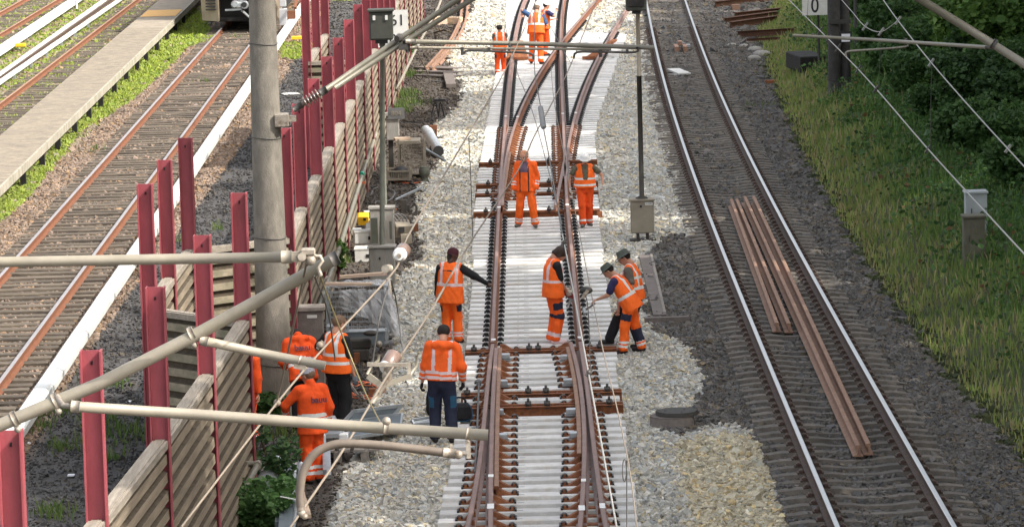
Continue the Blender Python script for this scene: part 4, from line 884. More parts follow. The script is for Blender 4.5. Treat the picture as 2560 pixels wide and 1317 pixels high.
# cabinets on the slope
for (x, y, w_, h_, mat, lab) in ((2442,596,.42,.9,'cabinet_grey','pale grey metal cabinet standing behind the concrete post on the grass slope'),(2437,672,.40,.98,'mossy_concrete','weathered concrete cabinet in front of the pale grey one on the grass slope')):
    b = Vector(GT(x, y)); root = thing('cabinet', lab, 'cabinet', tuple(b)); part(root, 'body', MB().box(b+Vector((0,.15,h_/2-.15)), (w_,.35,h_+.3), bev=.01), mat)
    part(root, 'lid', MB().box(b+Vector((0,.15,h_+.01)), (w_+.05,.42,.05), bev=.01), mat); part(root, 'handle', MB().box(b+Vector((-.1,-.04,h_*.6)), (.02,.02,.12)), 'dark_fitting')
# manhole ring
c = Vector(G(1680, 1066, GZ)); root = thing('manhole', 'round concrete manhole ring with a shifted dark lid in the pale gravel', 'manhole', tuple(c))
mb = MB().tube([c+Vector((0,0,z)) for z in (-.1,.16,.18)], [.345,.345,.33], 30); part(root, 'ring', mb, 'pit_wood')
mb = MB().tube([c+Vector((.08,.05,z)) for z in (.185,.235,.245)], [.33,.33,.31], 30)
for dx, dy in ((-.1,.05),(.15,-.1),(.2,.12)): mb.box(c+Vector((dx,dy,.247)), (.03,.05,.006), mi=1)
part(root, 'lid', mb, ['pole_dark','ink'])
# timber kerbs behind the bucket hats
solo('timber_beam', MB().bar(G(1612,640,-.09), G(1650,790,-.09), .24, .06), 'pit_wood', 'long grey timber board lying behind the workers in bucket hats', 'timber')
solo('timber_beam', MB().bar(G(1612,802,-.08), G(1722,798,-.08), .16, .12), 'pit_wood', 'short square grey timber lying crosswise right of the workers in bucket hats', 'timber')
solo('timber_beam', MB().bar(G(1628,640,-.10), G(1662,786,-.10), .05, .1), 'grey_wood', 'narrow grey timber edge along the long board behind the workers', 'timber')
# clay block by the sleepers, stakes etc.
p = Vector(G(1499,548)); solo('metal_offcut', MB().box(p+Vector((0,0,.09)), (.12,.1,.17)).box(p+Vector((.05,0,.04)), (.1,.12,.05)), 'rust', 'small dark offcut block beside the worker in the white hat', 'offcut')
# ================================================================ things lying about
def at(x, y, z=GZ): return Vector(G(x, y, z))
def grid_panel(mb, a, b, z0, z1, n=8, m=7, r=.006, mi=0):
    a, b = Vector(a), Vector(b)
    for i in range(n+1): p = a+(b-a)*i/n; mb.tube([p+Vector((0,0,z0)), p+Vector((0,0,z1))], r, 4, mi, False)
    for j in range(m+1): z = z0+(z1-z0)*j/m; mb.tube([a+Vector((0,0,z)), b+Vector((0,0,z))], r, 4, mi, False)
def cage(c, w_, d_, h_, lab, mesh_mat='galvanised', closed=True):
    root = thing('mesh_crate', lab, 'crate', tuple(c)); x0, x1, y0, y1 = c.x-w_/2, c.x+w_/2, c.y-d_/2, c.y+d_/2; z0 = c.z+.1
    mb = MB()
    for x in (x0,x1):
        for y in (y0,y1): mb.box((x,y,c.z+(h_+.1)/2), (.05,.05,h_+.1))
    for z in (z0, c.z+h_): mb.box((c.x,y0,z),(w_,.035,.035)); mb.box((c.x,y1,z),(w_,.035,.035)); mb.box((x0,c.y,z),(.035,d_,.035)); mb.box((x1,c.y,z),(.035,d_,.035))
    part(root, 'frame', mb, mesh_mat)
    mb = MB().box((c.x,c.y,z0), (w_,d_,.03)); part(root, 'floor', mb, 'grey_wood')
    for a, b in (((x0,y0,0),(x1,y0,0)),((x0,y1,0),(x1,y1,0)),((x0,y0,0),(x0,y1,0)),((x1,y0,0),(x1,y1,0))):
        mb = MB(); grid_panel(mb, a, b, z0, c.z+h_, 10, 9, .005); part(root, 'mesh_side', mb, mesh_mat)
    return root
# wrapped cage with planks
c = at(895, 855); c.y += .3; root = cage(c, 1.05, .8, .92, 'wire mesh crate wrapped in clear plastic film beside the barrier')
def film_sheet(pts, nm='film', rt=None):
    N = len(pts[0]); Mn = len(pts); V = [Vector(p)+Vector((random.uniform(-.02,.02),random.uniform(-.02,.02),random.uniform(-.015,.015))) for r_ in pts for p in r_]
    F = [(i*N+j, i*N+j+1, (i+1)*N+j+1, (i+1)*N+j) for i in range(Mn-1) for j in range(N-1)]
    return MB().add(V, F)
rows = []
for i in range(9):
    t = i/8; rw = []
    for j in range(15):
        s_ = j/14; x = c.x-.3+s_*.92; bulge = .08*math.sin(s_*9+t*4)*t+.04*math.sin(s_*23); rw.append((x+t*.12*s_, c.y-.43-bulge-.05*t, c.z+.97-t*(.35+.55*s_**1.5)))
    rows.append(rw)
solo('plastic_film', film_sheet(rows), 'film', 'crumpled clear plastic film draped over the front of the mesh crate', 'plastic film')
rows = [[(c.x+.5+t/8*.28+.05*math.sin(j*1.3+t), c.y-.5+j*.12, c.z+.98-t/8*1.0) for j in range(9)] for t in range(9)]
solo('plastic_film', film_sheet(rows), 'film', 'clear plastic film billowing from the right side of the mesh crate', 'plastic film')
rows = [[(c.x-.5+i*.11, c.y-.42+j*.11, c.z+1.0+random.uniform(0,.04)) for i in range(11)] for j in range(8)]
solo('plastic_film', film_sheet(rows), 'film', 'clear plastic film lying flat on top of the mesh crate', 'plastic film')
p0, p1 = Vector((c.x-.55,c.y-.2,c.z+1.05)), Vector((c.x+.28,c.y-.32,c.z+1.04)); solo('plank', MB().bar(p0, p1, .14, .045), 'pale_wood', 'pale plank on top of the wrapped crate, nearer and lower one', 'plank')
p0, p1 = Vector((c.x-.33,c.y+.62,c.z+1.06)), Vector((c.x+.52,c.y+.66,c.z+1.10)); solo('plank', MB().bar(p0, p1, .16, .05), 'pale_wood', 'pale plank stained pink behind the wrapped crate, farther and higher one', 'plank')
solo('plank', MB().bar(at(806,742,.3), at(822,700,.55), .1, .2), 'grey_wood', 'short stubby timber leaning at the left of the wrapped crate', 'plank')
solo('timber_beam', MB().bar(at(1035-45,860), at(830,880), .3,.12), 'cable_grey', 'dark low skid under the steel boxes in front of the wrapped crate', 'timber')
# galvanised trays in front of the crate
c2 = at(890, 878); c2.y -= .1
for dx, dz, w_, nm in ((.12,.12,.78,'upper galvanised steel trough with a square hole in front of the wrapped crate'),(-.3,.22,.3,'small galvanised steel box left of the trough in front of the wrapped crate')):
    p = c2+Vector((dx,0,dz)); root = thing('steel_trough', nm, 'steel box', tuple(p)); part(root, 'body', MB().box(p+Vector((0,0,.13)), (w_,.3,.24), bev=.01), 'steel_blue' if dx > 0 else 'galvanised')
    part(root, 'flange', MB().box(p+Vector((0,0,.26)), (w_+.08,.34,.02)).box(p+Vector((w_/2+.03,-.05,.2)), (.03,.1,.2)), 'galvanised')
    if dx > 0: part(root, 'opening', MB().box(p+Vector((-.2,-.156,.12)), (.13,.01,.1)), 'ink')
mb = MB()
for i in range(7): mb.box(c2+Vector((-.35+i*.12,-.08,.05)), (.1,.2,.1), bev=.01)
solo('rubber_track', mb, 'cable_grey', 'row of dark rubber pads under the galvanised trough', 'rubber pads')
mb = MB().tube([at(795,845,.25), at(860,850,.25)], .03, 8); solo('pipe', mb, 'galvanised', 'short pale pipe poking out left of the galvanised trough', 'pipe')
solo('pipe', MB().tube([at(793,858,.15), at(860,862,.15)], .03, 8), 'galvanised', 'second short pale pipe poking out lower left of the galvanised trough', 'pipe')
# grey box behind the orange jacket
p = at(775, 1015); p.y += .9; root = thing('concrete_box', 'tall weathered grey box behind the worker in the lettered orange jacket by the mast', 'box', tuple(p))
part(root, 'body', MB().box(p+Vector((0,0,.72)), (.42,.35,1.45), bev=.01), 'pit_wood'); part(root, 'lid', MB().box(p+Vector((0,0,1.48)), (.5,.42,.07), bev=.01), 'grey_wood'); part(root, 'plate', MB().box(p+Vector((.04,-.18,1.36)), (.16,.01,.05)), 'sign_white')
# tool on pallet
c = at(845, 1160); c.y += .35; root = thing('pallet', 'weathered wooden pallet under the silver rail machine in front of the gravel', 'pallet', tuple(c))
mb = MB()
for i in range(5): mb.box(c+Vector((-.34+i*.22,0,.2)), (.16,.75,.03))
part(root, 'deck_boards', mb, 'grey_wood')
for s in (-1,0,1): part(root, 'skid', MB().box(c+Vector((s*.4,0,.1)), (.12,.7,.16)), 'grey_wood')
m = c+Vector((-.08,0,.215)); root = thing('rail_machine', 'silver rail fastening machine with white blocks standing on the wooden pallet', 'machine', tuple(m))
part(root, 'body', MB().box(m+Vector((0,.02,.28)), (.34,.3,.22), bev=.03, taper=.7).box(m+Vector((0,-.1,.18)), (.5,.12,.06)), 'galvanised')
for s in (-1, 1): part(root, 'leg_block', MB().box(m+Vector((s*.17,-.12,.11)), (.14,.18,.22), bev=.02), 'white_paint')
part(root, 'side_frame', MB().box(m+Vector((-.3,-.05,.2)), (.09,.12,.4), bev=.02).box(m+Vector((-.27,-.05,.38)), (.14,.12,.05), bev=.01), 'white_paint')
part(root, 'hose', MB().tube(smooth([m+Vector((0,0,.4)), m+Vector((-.1,-.1,.34)), m+Vector((-.2,-.16,.22)), m+Vector((-.24,-.16,.05))],5), .02, 8), 'cable_black')
part(root, 'lifting_lug', MB().box(m+Vector((0,0,.42)), (.16,.1,.08), taper=.5).lathe(m+Vector((-.1,-.12,.3)), m+Vector((.12,-.12,.3)), [(0,.035),(1,.035)], 10), 'steel_shiny')
solo('painted_block', MB().box(m+Vector((.05,-.2,.03)), (.12,.1,.04)), 'tool_red', 'small pink red block on the pallet below the silver machine', 'block')
solo('steel_channel', MB().bar(at(820,1190,.0)+Vector((0,0,0)), at(818,1120,.3), .09,.05).bar(at(812,1180,.1), at(810,1100,.35), .05,.08), 'galvanised', 'upright white steel channel leaning left of the pallet', 'channel')
# grey sheets on the gravel
def sheet(px, nm, mat='steel_blue', z=.0, th=.03, rim=True):
    q = [Vector(G(x, y, z+zz)) for x, y, zz in px]; mb = MB(); up = Vector((0,-.01,th)); mb.hexa(q+[a+up for a in q])
    if rim:
        for i in range(4): mb.bar(q[i]+up, q[(i+1) % 4]+up, .03,.05, 1)
    solo('steel_tray', mb, [mat,'galvanised'], nm, 'steel tray')
sheet([(868,1100,0),(1000,1080,0),(1006,1040,.12),(880,1052,.12)], 'blue grey steel tray lying on the gravel right of the silver machine')
sheet([(1035,1066,0),(1090,1062,0),(1088,1046,.06),(1030,1055,.06)], 'narrow galvanised tray lying on the gravel left of the worker in navy trousers', 'galvanised')
sheet([(858,1060,.1),(980,1045,.1),(1004,1018,.25),(884,1032,.25)], 'blue grey steel tray leaning on the first one behind the long tube')
# bags at the feet of the hooded worker
b = at(1150, 1052, 0); root = thing('tool_bag', 'open black tool bag with blue piping on the sleeper ends right of the hooded worker', 'tool bag', tuple(b))
part(root, 'body', MB().box(b+Vector((-.02,0,.14)), (.44,.26,.28), bev=.05, taper=.85), 'black_cloth'); part(root, 'piping', MB().tube([b+Vector(v) for v in ((-.22,-.135,.02),(.1,-.135,.02),(.19,-.135,.05),(.2,-.12,.2),(.12,-.1,.3))], .009, 6), 'navy_blue')
part(root, 'handle', MB().tube(smooth([b+Vector(v) for v in ((-.14,0,.26),(-.1,0,.36),(.06,0,.36),(.1,0,.26))],4), .014, 8), 'black_cloth')
b = at(1086, 1040, GZ); root = thing('rucksack', 'black rucksack with an orange trim standing left of the hooded worker', 'rucksack', tuple(b))
part(root, 'body', MB().ell(b+Vector((0,0,.24)), (.13,.12,.26), 14, 10).ell(b+Vector((.1,-.05,.5)), (.15,.12,.2), 12, 8), 'black_cloth'); part(root, 'trim', MB().tube([b+Vector(v) for v in ((-.02,-.1,.66),(.1,-.12,.71),(.2,-.1,.66))], .02, 6), 'hivis'); part(root, 'pocket', MB().ell(b+Vector((-.03,-.1,.14)), (.1,.06,.13), 12, 8), 'black_cloth')
# galvanised bundle bottom left
b0, b1 = at(700, 1330, .1), at(742, 1165, .25)
solo('steel_pipe', MB().tube([at(722,1330,.12), at(738,1160,.3)], .035, 10).tube([at(738,1172,.27), at(739,1155,.31)], .045, 10), 'galvanised', 'slim galvanised pipe on the bundle by the bush, left one of two', 'pipe')
solo('steel_pipe', MB().tube([at(731,1330,.12), at(752,1165,.28)], .033, 10).tube([at(751,1176,.26), at(752,1160,.3)], .042, 10), 'galvanised', 'slim galvanised pipe on the bundle by the bush, right one of two', 'pipe')
solo('steel_pipe', MB().lathe(at(660,1225,.22), at(690,1165,.2), [(0,.16),(1,.16)], 20), 'galvanised', 'fat galvanised pipe half hidden behind the bush at the barrier end', 'pipe')
mb = MB().bar(at(712,1330,.0), at(724,1185,.05), .26, .30).bar(at(712,1330,.17), at(724,1185,.22), .18, .05)
solo('steel_bundle', mb, ['steel_blue'], 'flat bundle of galvanised sheets wrapped in film beside the bush', 'steel bundle')
solo('strap', MB().bar(at(700,1240,.42), at(752,1250,.36), .03,.01).bar(at(698,1200,.4), at(752,1215,.36), .03,.01), 'white_paint', 'white straps across the bundle of galvanised sheets', 'strap')
solo('plank', MB().bar(at(745,1205,.05), at(770,1290,.05), .09, .05), 'pale_wood', 'pale wooden batten leaning beside the galvanised bundle', 'plank')
# white cases
for x, y, w_, d_, h_, z0, mat, lab in ((908,655,.34,.5,.26,0,'sign_white','white metal case at the bottom of the stack beside the concrete box'),(912,642,.4,.4,.24,.27,'sign_white','white metal case on top of the stack beside the concrete box'),(893,640,.16,.3,.25,.27,'white_paint','small white box at the left end of the stack of cases'),(944,600,.5,.3,.2,.2,'galvanised','grey metal case behind the stack of white cases')):
    p = at(x, y)+Vector((0,.2,z0)); root = thing('metal_case', lab, 'case', tuple(p)); part(root, 'body', MB().box(p+Vector((0,0,h_/2)), (w_,d_,h_), bev=.012), mat); part(root, 'lid', MB().box(p+Vector((0,0,h_+.012)), (w_+.02,d_+.02,.025)), mat); part(root, 'latch', MB().box(p+Vector((w_*.3,-d_/2-.005,h_*.5)), (.08,.012,.07)), 'ink')
p = at(908, 606)+Vector((0,.5,.35)); root = thing('yellow_case', 'bright yellow plastic case on the white cases beside the barrier', 'case', tuple(p))
part(root, 'body', MB().box(p+Vector((0,0,.1)), (.24,.22,.22), rx=.35, bev=.02), 'yellow'); part(root, 'mark', MB().box(p+Vector((.03,-.115,.1)), (.06,.01,.06), rx=.35), 'ink')
p = at(942, 590)+Vector((0,.2,.3)); root = thing('white_winch', 'white angular machine part behind the yellow case', 'machine part', tuple(p)); part(root, 'body', MB().box(p+Vector((0,0,.12)), (.26,.2,.14), bev=.02).box(p+Vector((-.12,0,.22)), (.3,.1,.03), rz=.2), 'white_paint'); part(root, 'wheel', MB().lathe(p+Vector((.02,-.1,.05)), p+Vector((.02,-.16,.05)), [(0,.06),(1,.06)],12), 'black_steel')
# point machine with hoses
p = at(1008, 606); root = thing('point_machine', 'brown grey point machine with bent hoses right of the green signal pole', 'machine', tuple(p))
part(root, 'case', MB().box(p+Vector((-.02,0,.3)), (.34,.4,.28), rz=.2, rx=.25, bev=.02).box(p+Vector((.07,-.24,.1)), (.24,.08,.22), rz=.2, bev=.01), 'cabinet_tan')
part(root, 'opening', MB().box(p+Vector((-.02,-.215,.3)), (.12,.03,.12), rz=.2).lathe(p+Vector((.08,-.285,.1)), p+Vector((.08,-.3,.1)), [(0,.03),(1,.03)],10), 'ink')
for k in range(4): part(root, 'hose', MB().tube(smooth([p+Vector((.1-k*.07,0,.42)), p+Vector((.05-k*.08,.02,.56)), p+Vector((-.1-k*.06,.05,.6)), p+Vector((-.25-k*.03,.1,.45)), p+Vector((-.28-k*.02,.1,.2))],4), .014, 6), 'cable_grey')
part(root, 'bracket', MB().box(p+Vector((.28,.1,.3)), (.1,.14,.16)), 'rust_orange')
# crates far
c = at(1030, 445); c.y += .5; root = cage(c, .62, 1.0, .85, 'grey mesh crate with a plank lid right of the small equipment box', 'cabinet_tan')
part(root, 'lid', MB().box(c+Vector((-.1,0,.88)), (.62,.9,.03)), 'cabinet_tan')
solo('plank', MB().box(c+Vector((-.22,-.1,.93)), (.4,.25,.06), rz=.2), 'pale_wood', 'short pale board on the lid of the far mesh crate', 'plank')
c = at(1010, 455); c.x -= .12; root = cage(c, .55, .8, .3, 'low open mesh box holding a dark lump before the far mesh crate', 'cabinet_tan')
solo('rag_heap', MB().ell(c+Vector((.05,-.1,.24)), (.2,.18,.16), 10, 7).ell(c+Vector((-.1,0,.2)), (.14,.14,.12), 9, 6), 'cable_black', 'dark crumpled heap in the low open mesh box', 'rags')
for (a, b, r, lab) in (((1068,352),(1096,378),.14,'fat grey blue pipe lying right of the far mesh crate'),((1062,345),(1085,372),.12,'second fat grey pipe behind the first beside the far crate')):
    solo('steel_pipe', MB().tube([at(*a, .15)+Vector((0,1.2,.1)), at(*b, .05)], r, 16, mi_cap=1), ['galvanised','ink'], lab, 'pipe')
solo('steel_pipe', MB().tube([at(1062,372,.1), at(1112,402,.0)], .035, 8), 'steel_blue', 'thin grey blue rod lying right of the far mesh crate', 'pipe')
solo('steel_pipe', MB().tube([at(988,500,0), at(1056,468,.05), at(1062,476,0)], .03, 8), 'galvanised', 'bent grey tube lying on the dark earth below the far crates', 'pipe')
p = at(1062, 458); solo('dark_valve', MB().lathe(p, p+Vector((0,0,.4)), [(0,.1),(.4,.08),(.5,.13),(.7,.14),(.9,.13),(1,.1)],10), 'signal_green', 'dark green valve standing right of the low mesh box', 'valve')
p = at(1084, 352); solo('rusty_clamp', MB().box(p+Vector((0,0,.35)), (.2,.15,.12)).box(p+Vector((-.06,0,.15)), (.05,.1,.35)).box(p+Vector((.07,0,.15)), (.05,.1,.35)), 'rust_orange', 'small rust orange clamp beside the far grey pipes', 'clamp')
p = at(1098, 300); solo('cable_stub', MB().tube(smooth([p+Vector((-.15,-.6,.03)), p+Vector((-.2,-.1,.1)), p+Vector((-.1,0,.5)), p+Vector((.0,0,.05))],4), .022, 6).tube(smooth([p+Vector((.0,-.8,.03)), p+Vector((.0,-.1,.1)), p+Vector((.04,0,.5)), p+Vector((.16,0,.05))],4), .022, 6).box(p+Vector((.02,0,.55)), (.34,.1,.07)), 'cable_black', 'black cable ends sticking up from the dark earth above the far crate', 'cable')
def cable(pts, r, mat, lab, z=GZ+.02, closed=0, name='cable'):
    solo(name, MB().tube(smooth([Vector(G(x,y,z)) for x,y in pts],5), r, 6), mat, lab, 'cable')
cable([(1000,302),(1040,306),(1090,300),(1130,285),(1165,300)], .014, 'cable_black', 'thin black cable lying across the dark earth beside the far barrier')
cable([(1082,203),(1110,205),(1140,199),(1150,205)], .03, 'cable_grey', 'short dark hose lying in front of the paved patch beside the far rails')
cable([(930,470),(960,452),(1010,455),(1040,466),(1000,480),(950,474)], .02, 'cable_black', 'black hose coiled on the earth below the low mesh box')
cable([(925,490),(940,470),(985,478),(975,500),(940,505),(950,520),(1010,516)], .022, 'cable_grey', 'grey hose looping below the black one beside the barrier')
cable([(985,455),(1030,458),(1070,452)], .014, 'cable_orange', 'orange cable lying in front of the low mesh box')
cable([(920,520),(960,528),(1000,522),(1040,520)], .014, 'cable_orange', 'orange cable lying below the grey hose loops')
pts = []
for k in range(60): a = k*.42; pts.append((905+44*math.cos(a)+k*.25, 975+17*math.sin(a)+5*math.sin(k)))
cable(pts, .010, 'cable_orange', 'loose coil of thin orange cable right of the worker with the grey gloves', GZ+.03)
pts = [(895+30*math.cos(k*.5)-20, 960+16*math.sin(k*.5)) for k in range(26)]
cable(pts, .022, 'cable_black', 'black hose coil behind the legs of the worker with the grey gloves', GZ+.03)
cable([(905,905),(900,930),(935,970),(990,985),(1015,960),(1005,930)], .014, 'cable_black', 'black cable trailing over the gravel below the drum insulator')
for k, (x, y) in enumerate(((640,1110),(650,1118),(636,1126))): cable([(x,y),(690,y-8+k*5),(752,y-5)], .016, 'cable_black', f'{ORD[k]} of three black cables running right from the near barrier end')
p = at(900, 905); root = thing('hydraulic_unit', 'dark greasy hydraulic unit in front of the rubber pads', 'machine', tuple(p))
part(root, 'case', MB().box(p+Vector((.0,.2,.3)), (.4,.3,.18), bev=.03).box(p+Vector((0,.1,.12)), (.3,.25,.2), bev=.02).ell(p+Vector((.2,0,.5)), (.13,.1,.05)), 'pole_dark'); part(root, 'knob', MB().ell(p+Vector((.34,-.1,.32)), (.06,.06,.06)), 'fitting'); part(root, 'leg', MB().box(p+Vector((-.05,-.05,-.0)), (.1,.1,.35)), 'rust')
solo('rusty_sleeper_plate', MB().box(at(935,990)+Vector((0,0,.06)), (.16,.16,.14)), 'rust', 'small dark rusty block on the earth right of the orange cable coil', 'block')
for x, y, lab in ((1010,575,'dark iron block standing upright below the orange cable'),(1042,590,'thin dark iron stake on the gravel edge')):
    p = at(x, y-45); solo('iron_block', MB().box(p+Vector((0,0,.14)), (.14 if x < 1030 else .05,.12,.3), bev=.01).box(p+Vector((.08,0,.08)), (.1,.1,.16)), 'pole_dark', lab, 'iron block')
# planks over the pit and pale rails beyond
for k, (x, y, x2, y2, w_, lab) in enumerate(((1048,168,1150,172,.35,'pinkish board, farthest of the paved patch beside the far rails'),(1045,178,1150,182,.3,'pinkish board, middle of the paved patch beside the far rails'),(1046,188,1146,192,.3,'pinkish board, nearest of the paved patch beside the far rails'))):
    solo('plank', MB().bar(at(x,y,GZ+.05+.002*k), at(x2,y2,GZ+.05+.002*k), w_*1.6, .05), 'pit_wood', lab, 'plank')
solo('timber_beam', MB().bar(at(1120,186,GZ+.1), at(1128,215,GZ+.1), .3, .12), 'pit_wood', 'grey slab lying at the near edge of the paved patch', 'slab')
for dx, lab in ((0,'curved pale rusty spare rail beside the far barrier, left one'),(16,'curved pale rusty spare rail beside the far barrier, right one')):
    pts = [(1064+dx,168),(1090+dx,140),(1120+dx,105),(1140+dx,70),(1152+dx*.9,35),(1156+dx*.9,-30)]; P = smooth([Vector(G(x,y,.04)) for x,y in pts],4)
    solo('rail', MB().sweep(RAILP, P, mis=RMI), ['rust_pale','rust_pale'], lab, 'rail')
p = at(1098, 62); solo('timber_heap', MB().box(p+Vector((0,0,.15)), (.5,.4,.3), rz=.4).box(p+Vector((.5,.3,.12)), (.7,.3,.25), rz=-.4).box(p+Vector((-.2,-.2,.1)), (.3,.3,.2), rz=.9), 'pale_wood', 'heap of pale sawn timber beyond the curved spare rails', 'timber heap')
solo('dead_branch', MB().tube([at(1085,82), at(1110,76,.2), at(1130,82,.1)], .03, 6), 'bark', 'dark dead branch lying in front of the pale timber heap', 'branch')
p = at(1052,190); solo('tripod_stake', MB().tube([at(1074,192), at(1038,120,.9)], .022, 6), 'fitting', 'thin brown stake leaning beside the far conduit', 'stake')
# things in the running track
p = at(1703, 132); solo('rail_shoe', MB().box(p+Vector((-.16,0,.14)), (.13,1.3,.2)).box(p+Vector((.13,0,.14)), (.13,1.3,.2)).box(p+Vector((0,1.1,.25)), (.14,.7,.12)), 'rust_pale', 'pair of rusty bars lying in the running track near the top', 'steel bars')
solo('rail_shoe', MB().box(p+Vector((.03,1.2,.2)), (.12,.5,.12), rz=.3).box(p+Vector((.2,1.3,.12)), (.3,.3,.1)), 'galvanised', 'grey tool end lying on the rusty bars in the running track', 'tool')
p = at(1697, 192); solo('plank', MB().box(p+Vector((0,0,.16)), (.4,1.4,.05), rz=.22, rx=.03), 'sign_white', 'pale board lying on stones between the running rails', 'plank')
solo('stone_block', MB().box(p+Vector((-.1,-.4,.06)), (.3,.5,.12), rz=.5, bev=.02), 'grey_concrete', 'small broken slab under the pale board in the running track', 'stone')
# rusty beams on the slope
for k, (x, y, x2, y2, lab) in enumerate(((1788,22,1925,4,'rusty steel beam, farthest of those lying on the grass slope'),(1838,50,1950,38,'rusty steel beam, upper one of the middle pile on the grass slope'),(1812,64,1945,46,'rusty steel beam, lower left of the middle pile on the grass slope'),(1826,74,1942,58,'rusty steel beam, lowest of the middle pile on the grass slope'),(1846,98,1985,90,'rusty steel beam, nearest of those lying on the grass slope'),(1868,112,1950,108,'thin rusty bar in front of the nearest beam on the slope'))):
    a, b = Vector(GT(x,y)), Vector(GT(x2,y2)); z = .16; a.z += z; b.z += z; ip = [(-.1,-.11),(.1,-.11),(.1,-.09),(.015,-.08),(.015,.08),(.1,.09),(.1,.11),(-.1,.11),(-.1,.09),(-.015,.08),(-.015,-.08),(-.1,-.09)]
    if k == 5: ip = [(u*.4, v*.4) for u, v in ip]
    solo('steel_beam', MB().sweep(ip, [a, b]), 'rust_dark', lab, 'steel beam')
p = Vector(GT(1840, 27)); solo('brick_block', MB().box(p+Vector((0,0,.12)), (.3,.3,.22)), 'rust_pale', 'brick red block lying against the farthest rusty beam', 'block')
p = Vector(GT(1926, 214)); solo('brick_block', MB().box(p+Vector((0,0,.08)), (.32,.2,.16), rz=.1), 'rust', 'small rusty block at the gravel edge below the boulders', 'block')
for x, y, r in ((1888,130,.22),(1904,142,.25),(1885,150,.18),(1830,118,.16),(1860,120,.15)):
    p = Vector(GT(x, y)); solo('boulder', MB().ell(p+Vector((0,0,r*.3)), (r*1.3,r,r*.6), 7, 5), 'grey_concrete', 'grey boulder at the upper edge of the dark ballast', 'boulder', 'grey boulders at the ballast edge')
p = Vector(GT(2012, 186)); solo('timber_stack', MB().box(p+Vector((.12,1.2,.28)), (.8,2.4,.5), rz=.12, bev=.03), 'timber_black', 'black timber block sunk in the grass slope left of the dark mast', 'timber block')
# balise and bollards in the yard
for x, y, lab in ((742,112,'small yellow box on legs in the grass right of the white cover'),(52,130,'small yellow box on legs in the upper left grass')):
    p = at(x, y); root = thing('yellow_box', lab, 'marker box', tuple(p)); part(root, 'box', MB().box(p+Vector((0,0,.24)), (.36,.3,.11), bev=.01), 'yellow')
    for s in (-1, 1): part(root, 'leg', MB().box(p+Vector((s*.1,0,.09)), (.04,.04,.2)), 'galvanised')
p = at(192, 26); solo('post_foot', MB().tube([p, p+Vector((0,0,1.2))], .05, 8).box(p+Vector((0,0,.03)), (.35,.35,.05)), 'galvanised', 'foot of a grey pole on a square plate in the upper left grass', 'pole')
p = at(735, 240); solo('sheet_scrap', MB().box(p+Vector((-.15,.6,.02)), (.5,.5,.02), rz=.3), 'sign_white', 'pale flat scrap lying on the cinder path near the mast bracket', 'scrap')
for k, (x, y) in enumerate(((178,1190),(325,1006),(68,1110),(510,410),(512,900))):
    p = at(x, y); solo('litter', MB().box(p+Vector((0,0,.02)), (.1,.09,.02), rz=k), 'paper', 'tiny white scrap lying on the dark cinder path', 'litter', 'white scraps on the cinder path')
# ================================================================ train
a = at(560, 84); yT = a.y-1.; xT = float((F1l(yT)+F1r(yT))/2); root = thing('train', 'dirty cream and grey train front with a silver coupler on the rusty track', 'train', (xT, yT, GZ))
def tb(x, y, z): return Vector((xT+x, yT+y, z+.05))
for s in (-1, 1):
    mb = MB(); mb.hexa([tb(s*1.45,.3,.35), tb(s*.82,.0,.3), tb(s*.82,.9,.3), tb(s*1.45,.9,.35), tb(s*1.48,.15,1.5), tb(s*.8,-.15,1.5), tb(s*.8,.9,1.5), tb(s*1.48,.9,1.5)] if s < 0 else [tb(.82,.0,.3), tb(1.45,.3,.35), tb(1.45,.9,.35), tb(.82,.9,.3), tb(.8,-.15,1.5), tb(1.48,.15,1.5), tb(1.48,.9,1.5), tb(.8,.9,1.5)]); part(root, 'skirt', mb, 'train_cream')
mb = MB()
for k in range(6):
    for s in (-1, 1): mb.box(tb(s*1.1,-.03,.75+k*.11), (.36,.1,.05))
part(root, 'grille', mb, 'train_dark')
part(root, 'body', MB().box(tb(0,10.4,2.3), (2.96,20.8,1.6), bev=.1).box(tb(0,10.4,3.3), (2.7,20.6,.6), bev=.15), 'train_grey')
part(root, 'windscreen', MB().box(tb(0,-.06,2.4), (2.2,.1,.9), bev=.02), 'train_glass')
part(root, 'red_band', MB().box(tb(0,-.05,1.62), (2.9,.12,.2)), 'train_red')
part(root, 'underframe', MB().box(tb(0,10.5,.75), (2.5,19.5,.9)).box(tb(0,.5,.35), (2.2,.25,.14)), 'train_dark')
cp = part(root, 'coupler', MB().box(tb(0,-.5,.95), (.26,1.2,.22), bev=.04).lathe(tb(-.14,-1.15,.98), tb(-.14,-.75,.98), [(0,.1),(.3,.15),(1,.13)],12).lathe(tb(.2,-1.1,.95), tb(.2,-.7,.95), [(0,.13),(.2,.16),(1,.14)],12).bar(tb(-.5,-1.0,.78), tb(.1,-1.0,.8), .06,.07).bar(tb(.1,-1.0,.75), tb(.34,-.8,.5), .07,.07), 'galvanised')
part(cp, 'socket', MB().lathe(tb(.2,-1.125,.96), tb(.2,-1.09,.96), [(0,.1),(1,.1)],12), 'ink')
for x in (.52, 1.55): part(root, 'cabinet', MB().box(tb(x,-.1,.42), (.28,.4,.62), bev=.02).box(tb(x,-.1,.95), (.24,.3,.3), bev=.02), 'train_grey')
for y_ in (2.2, 4.4):
    ax = part(root, 'wheelset', MB().lathe(tb(-.72,y_,.42), tb(.72,y_,.42), [(0,.0),(.001,.42),(.09,.42),(.1,.08),(.9,.08),(.91,.42),(.999,.42),(1,0)], 24), 'rust')
solo('buffer_frame', MB().box(tb(1.9,-1,.55), (.3,.2,.3)).box(tb(2.05,-.6,.9), (.1,.8,.08), rx=.3), 'rust_orange', 'rust red bracket right of the train front beside the white cover', 'bracket')
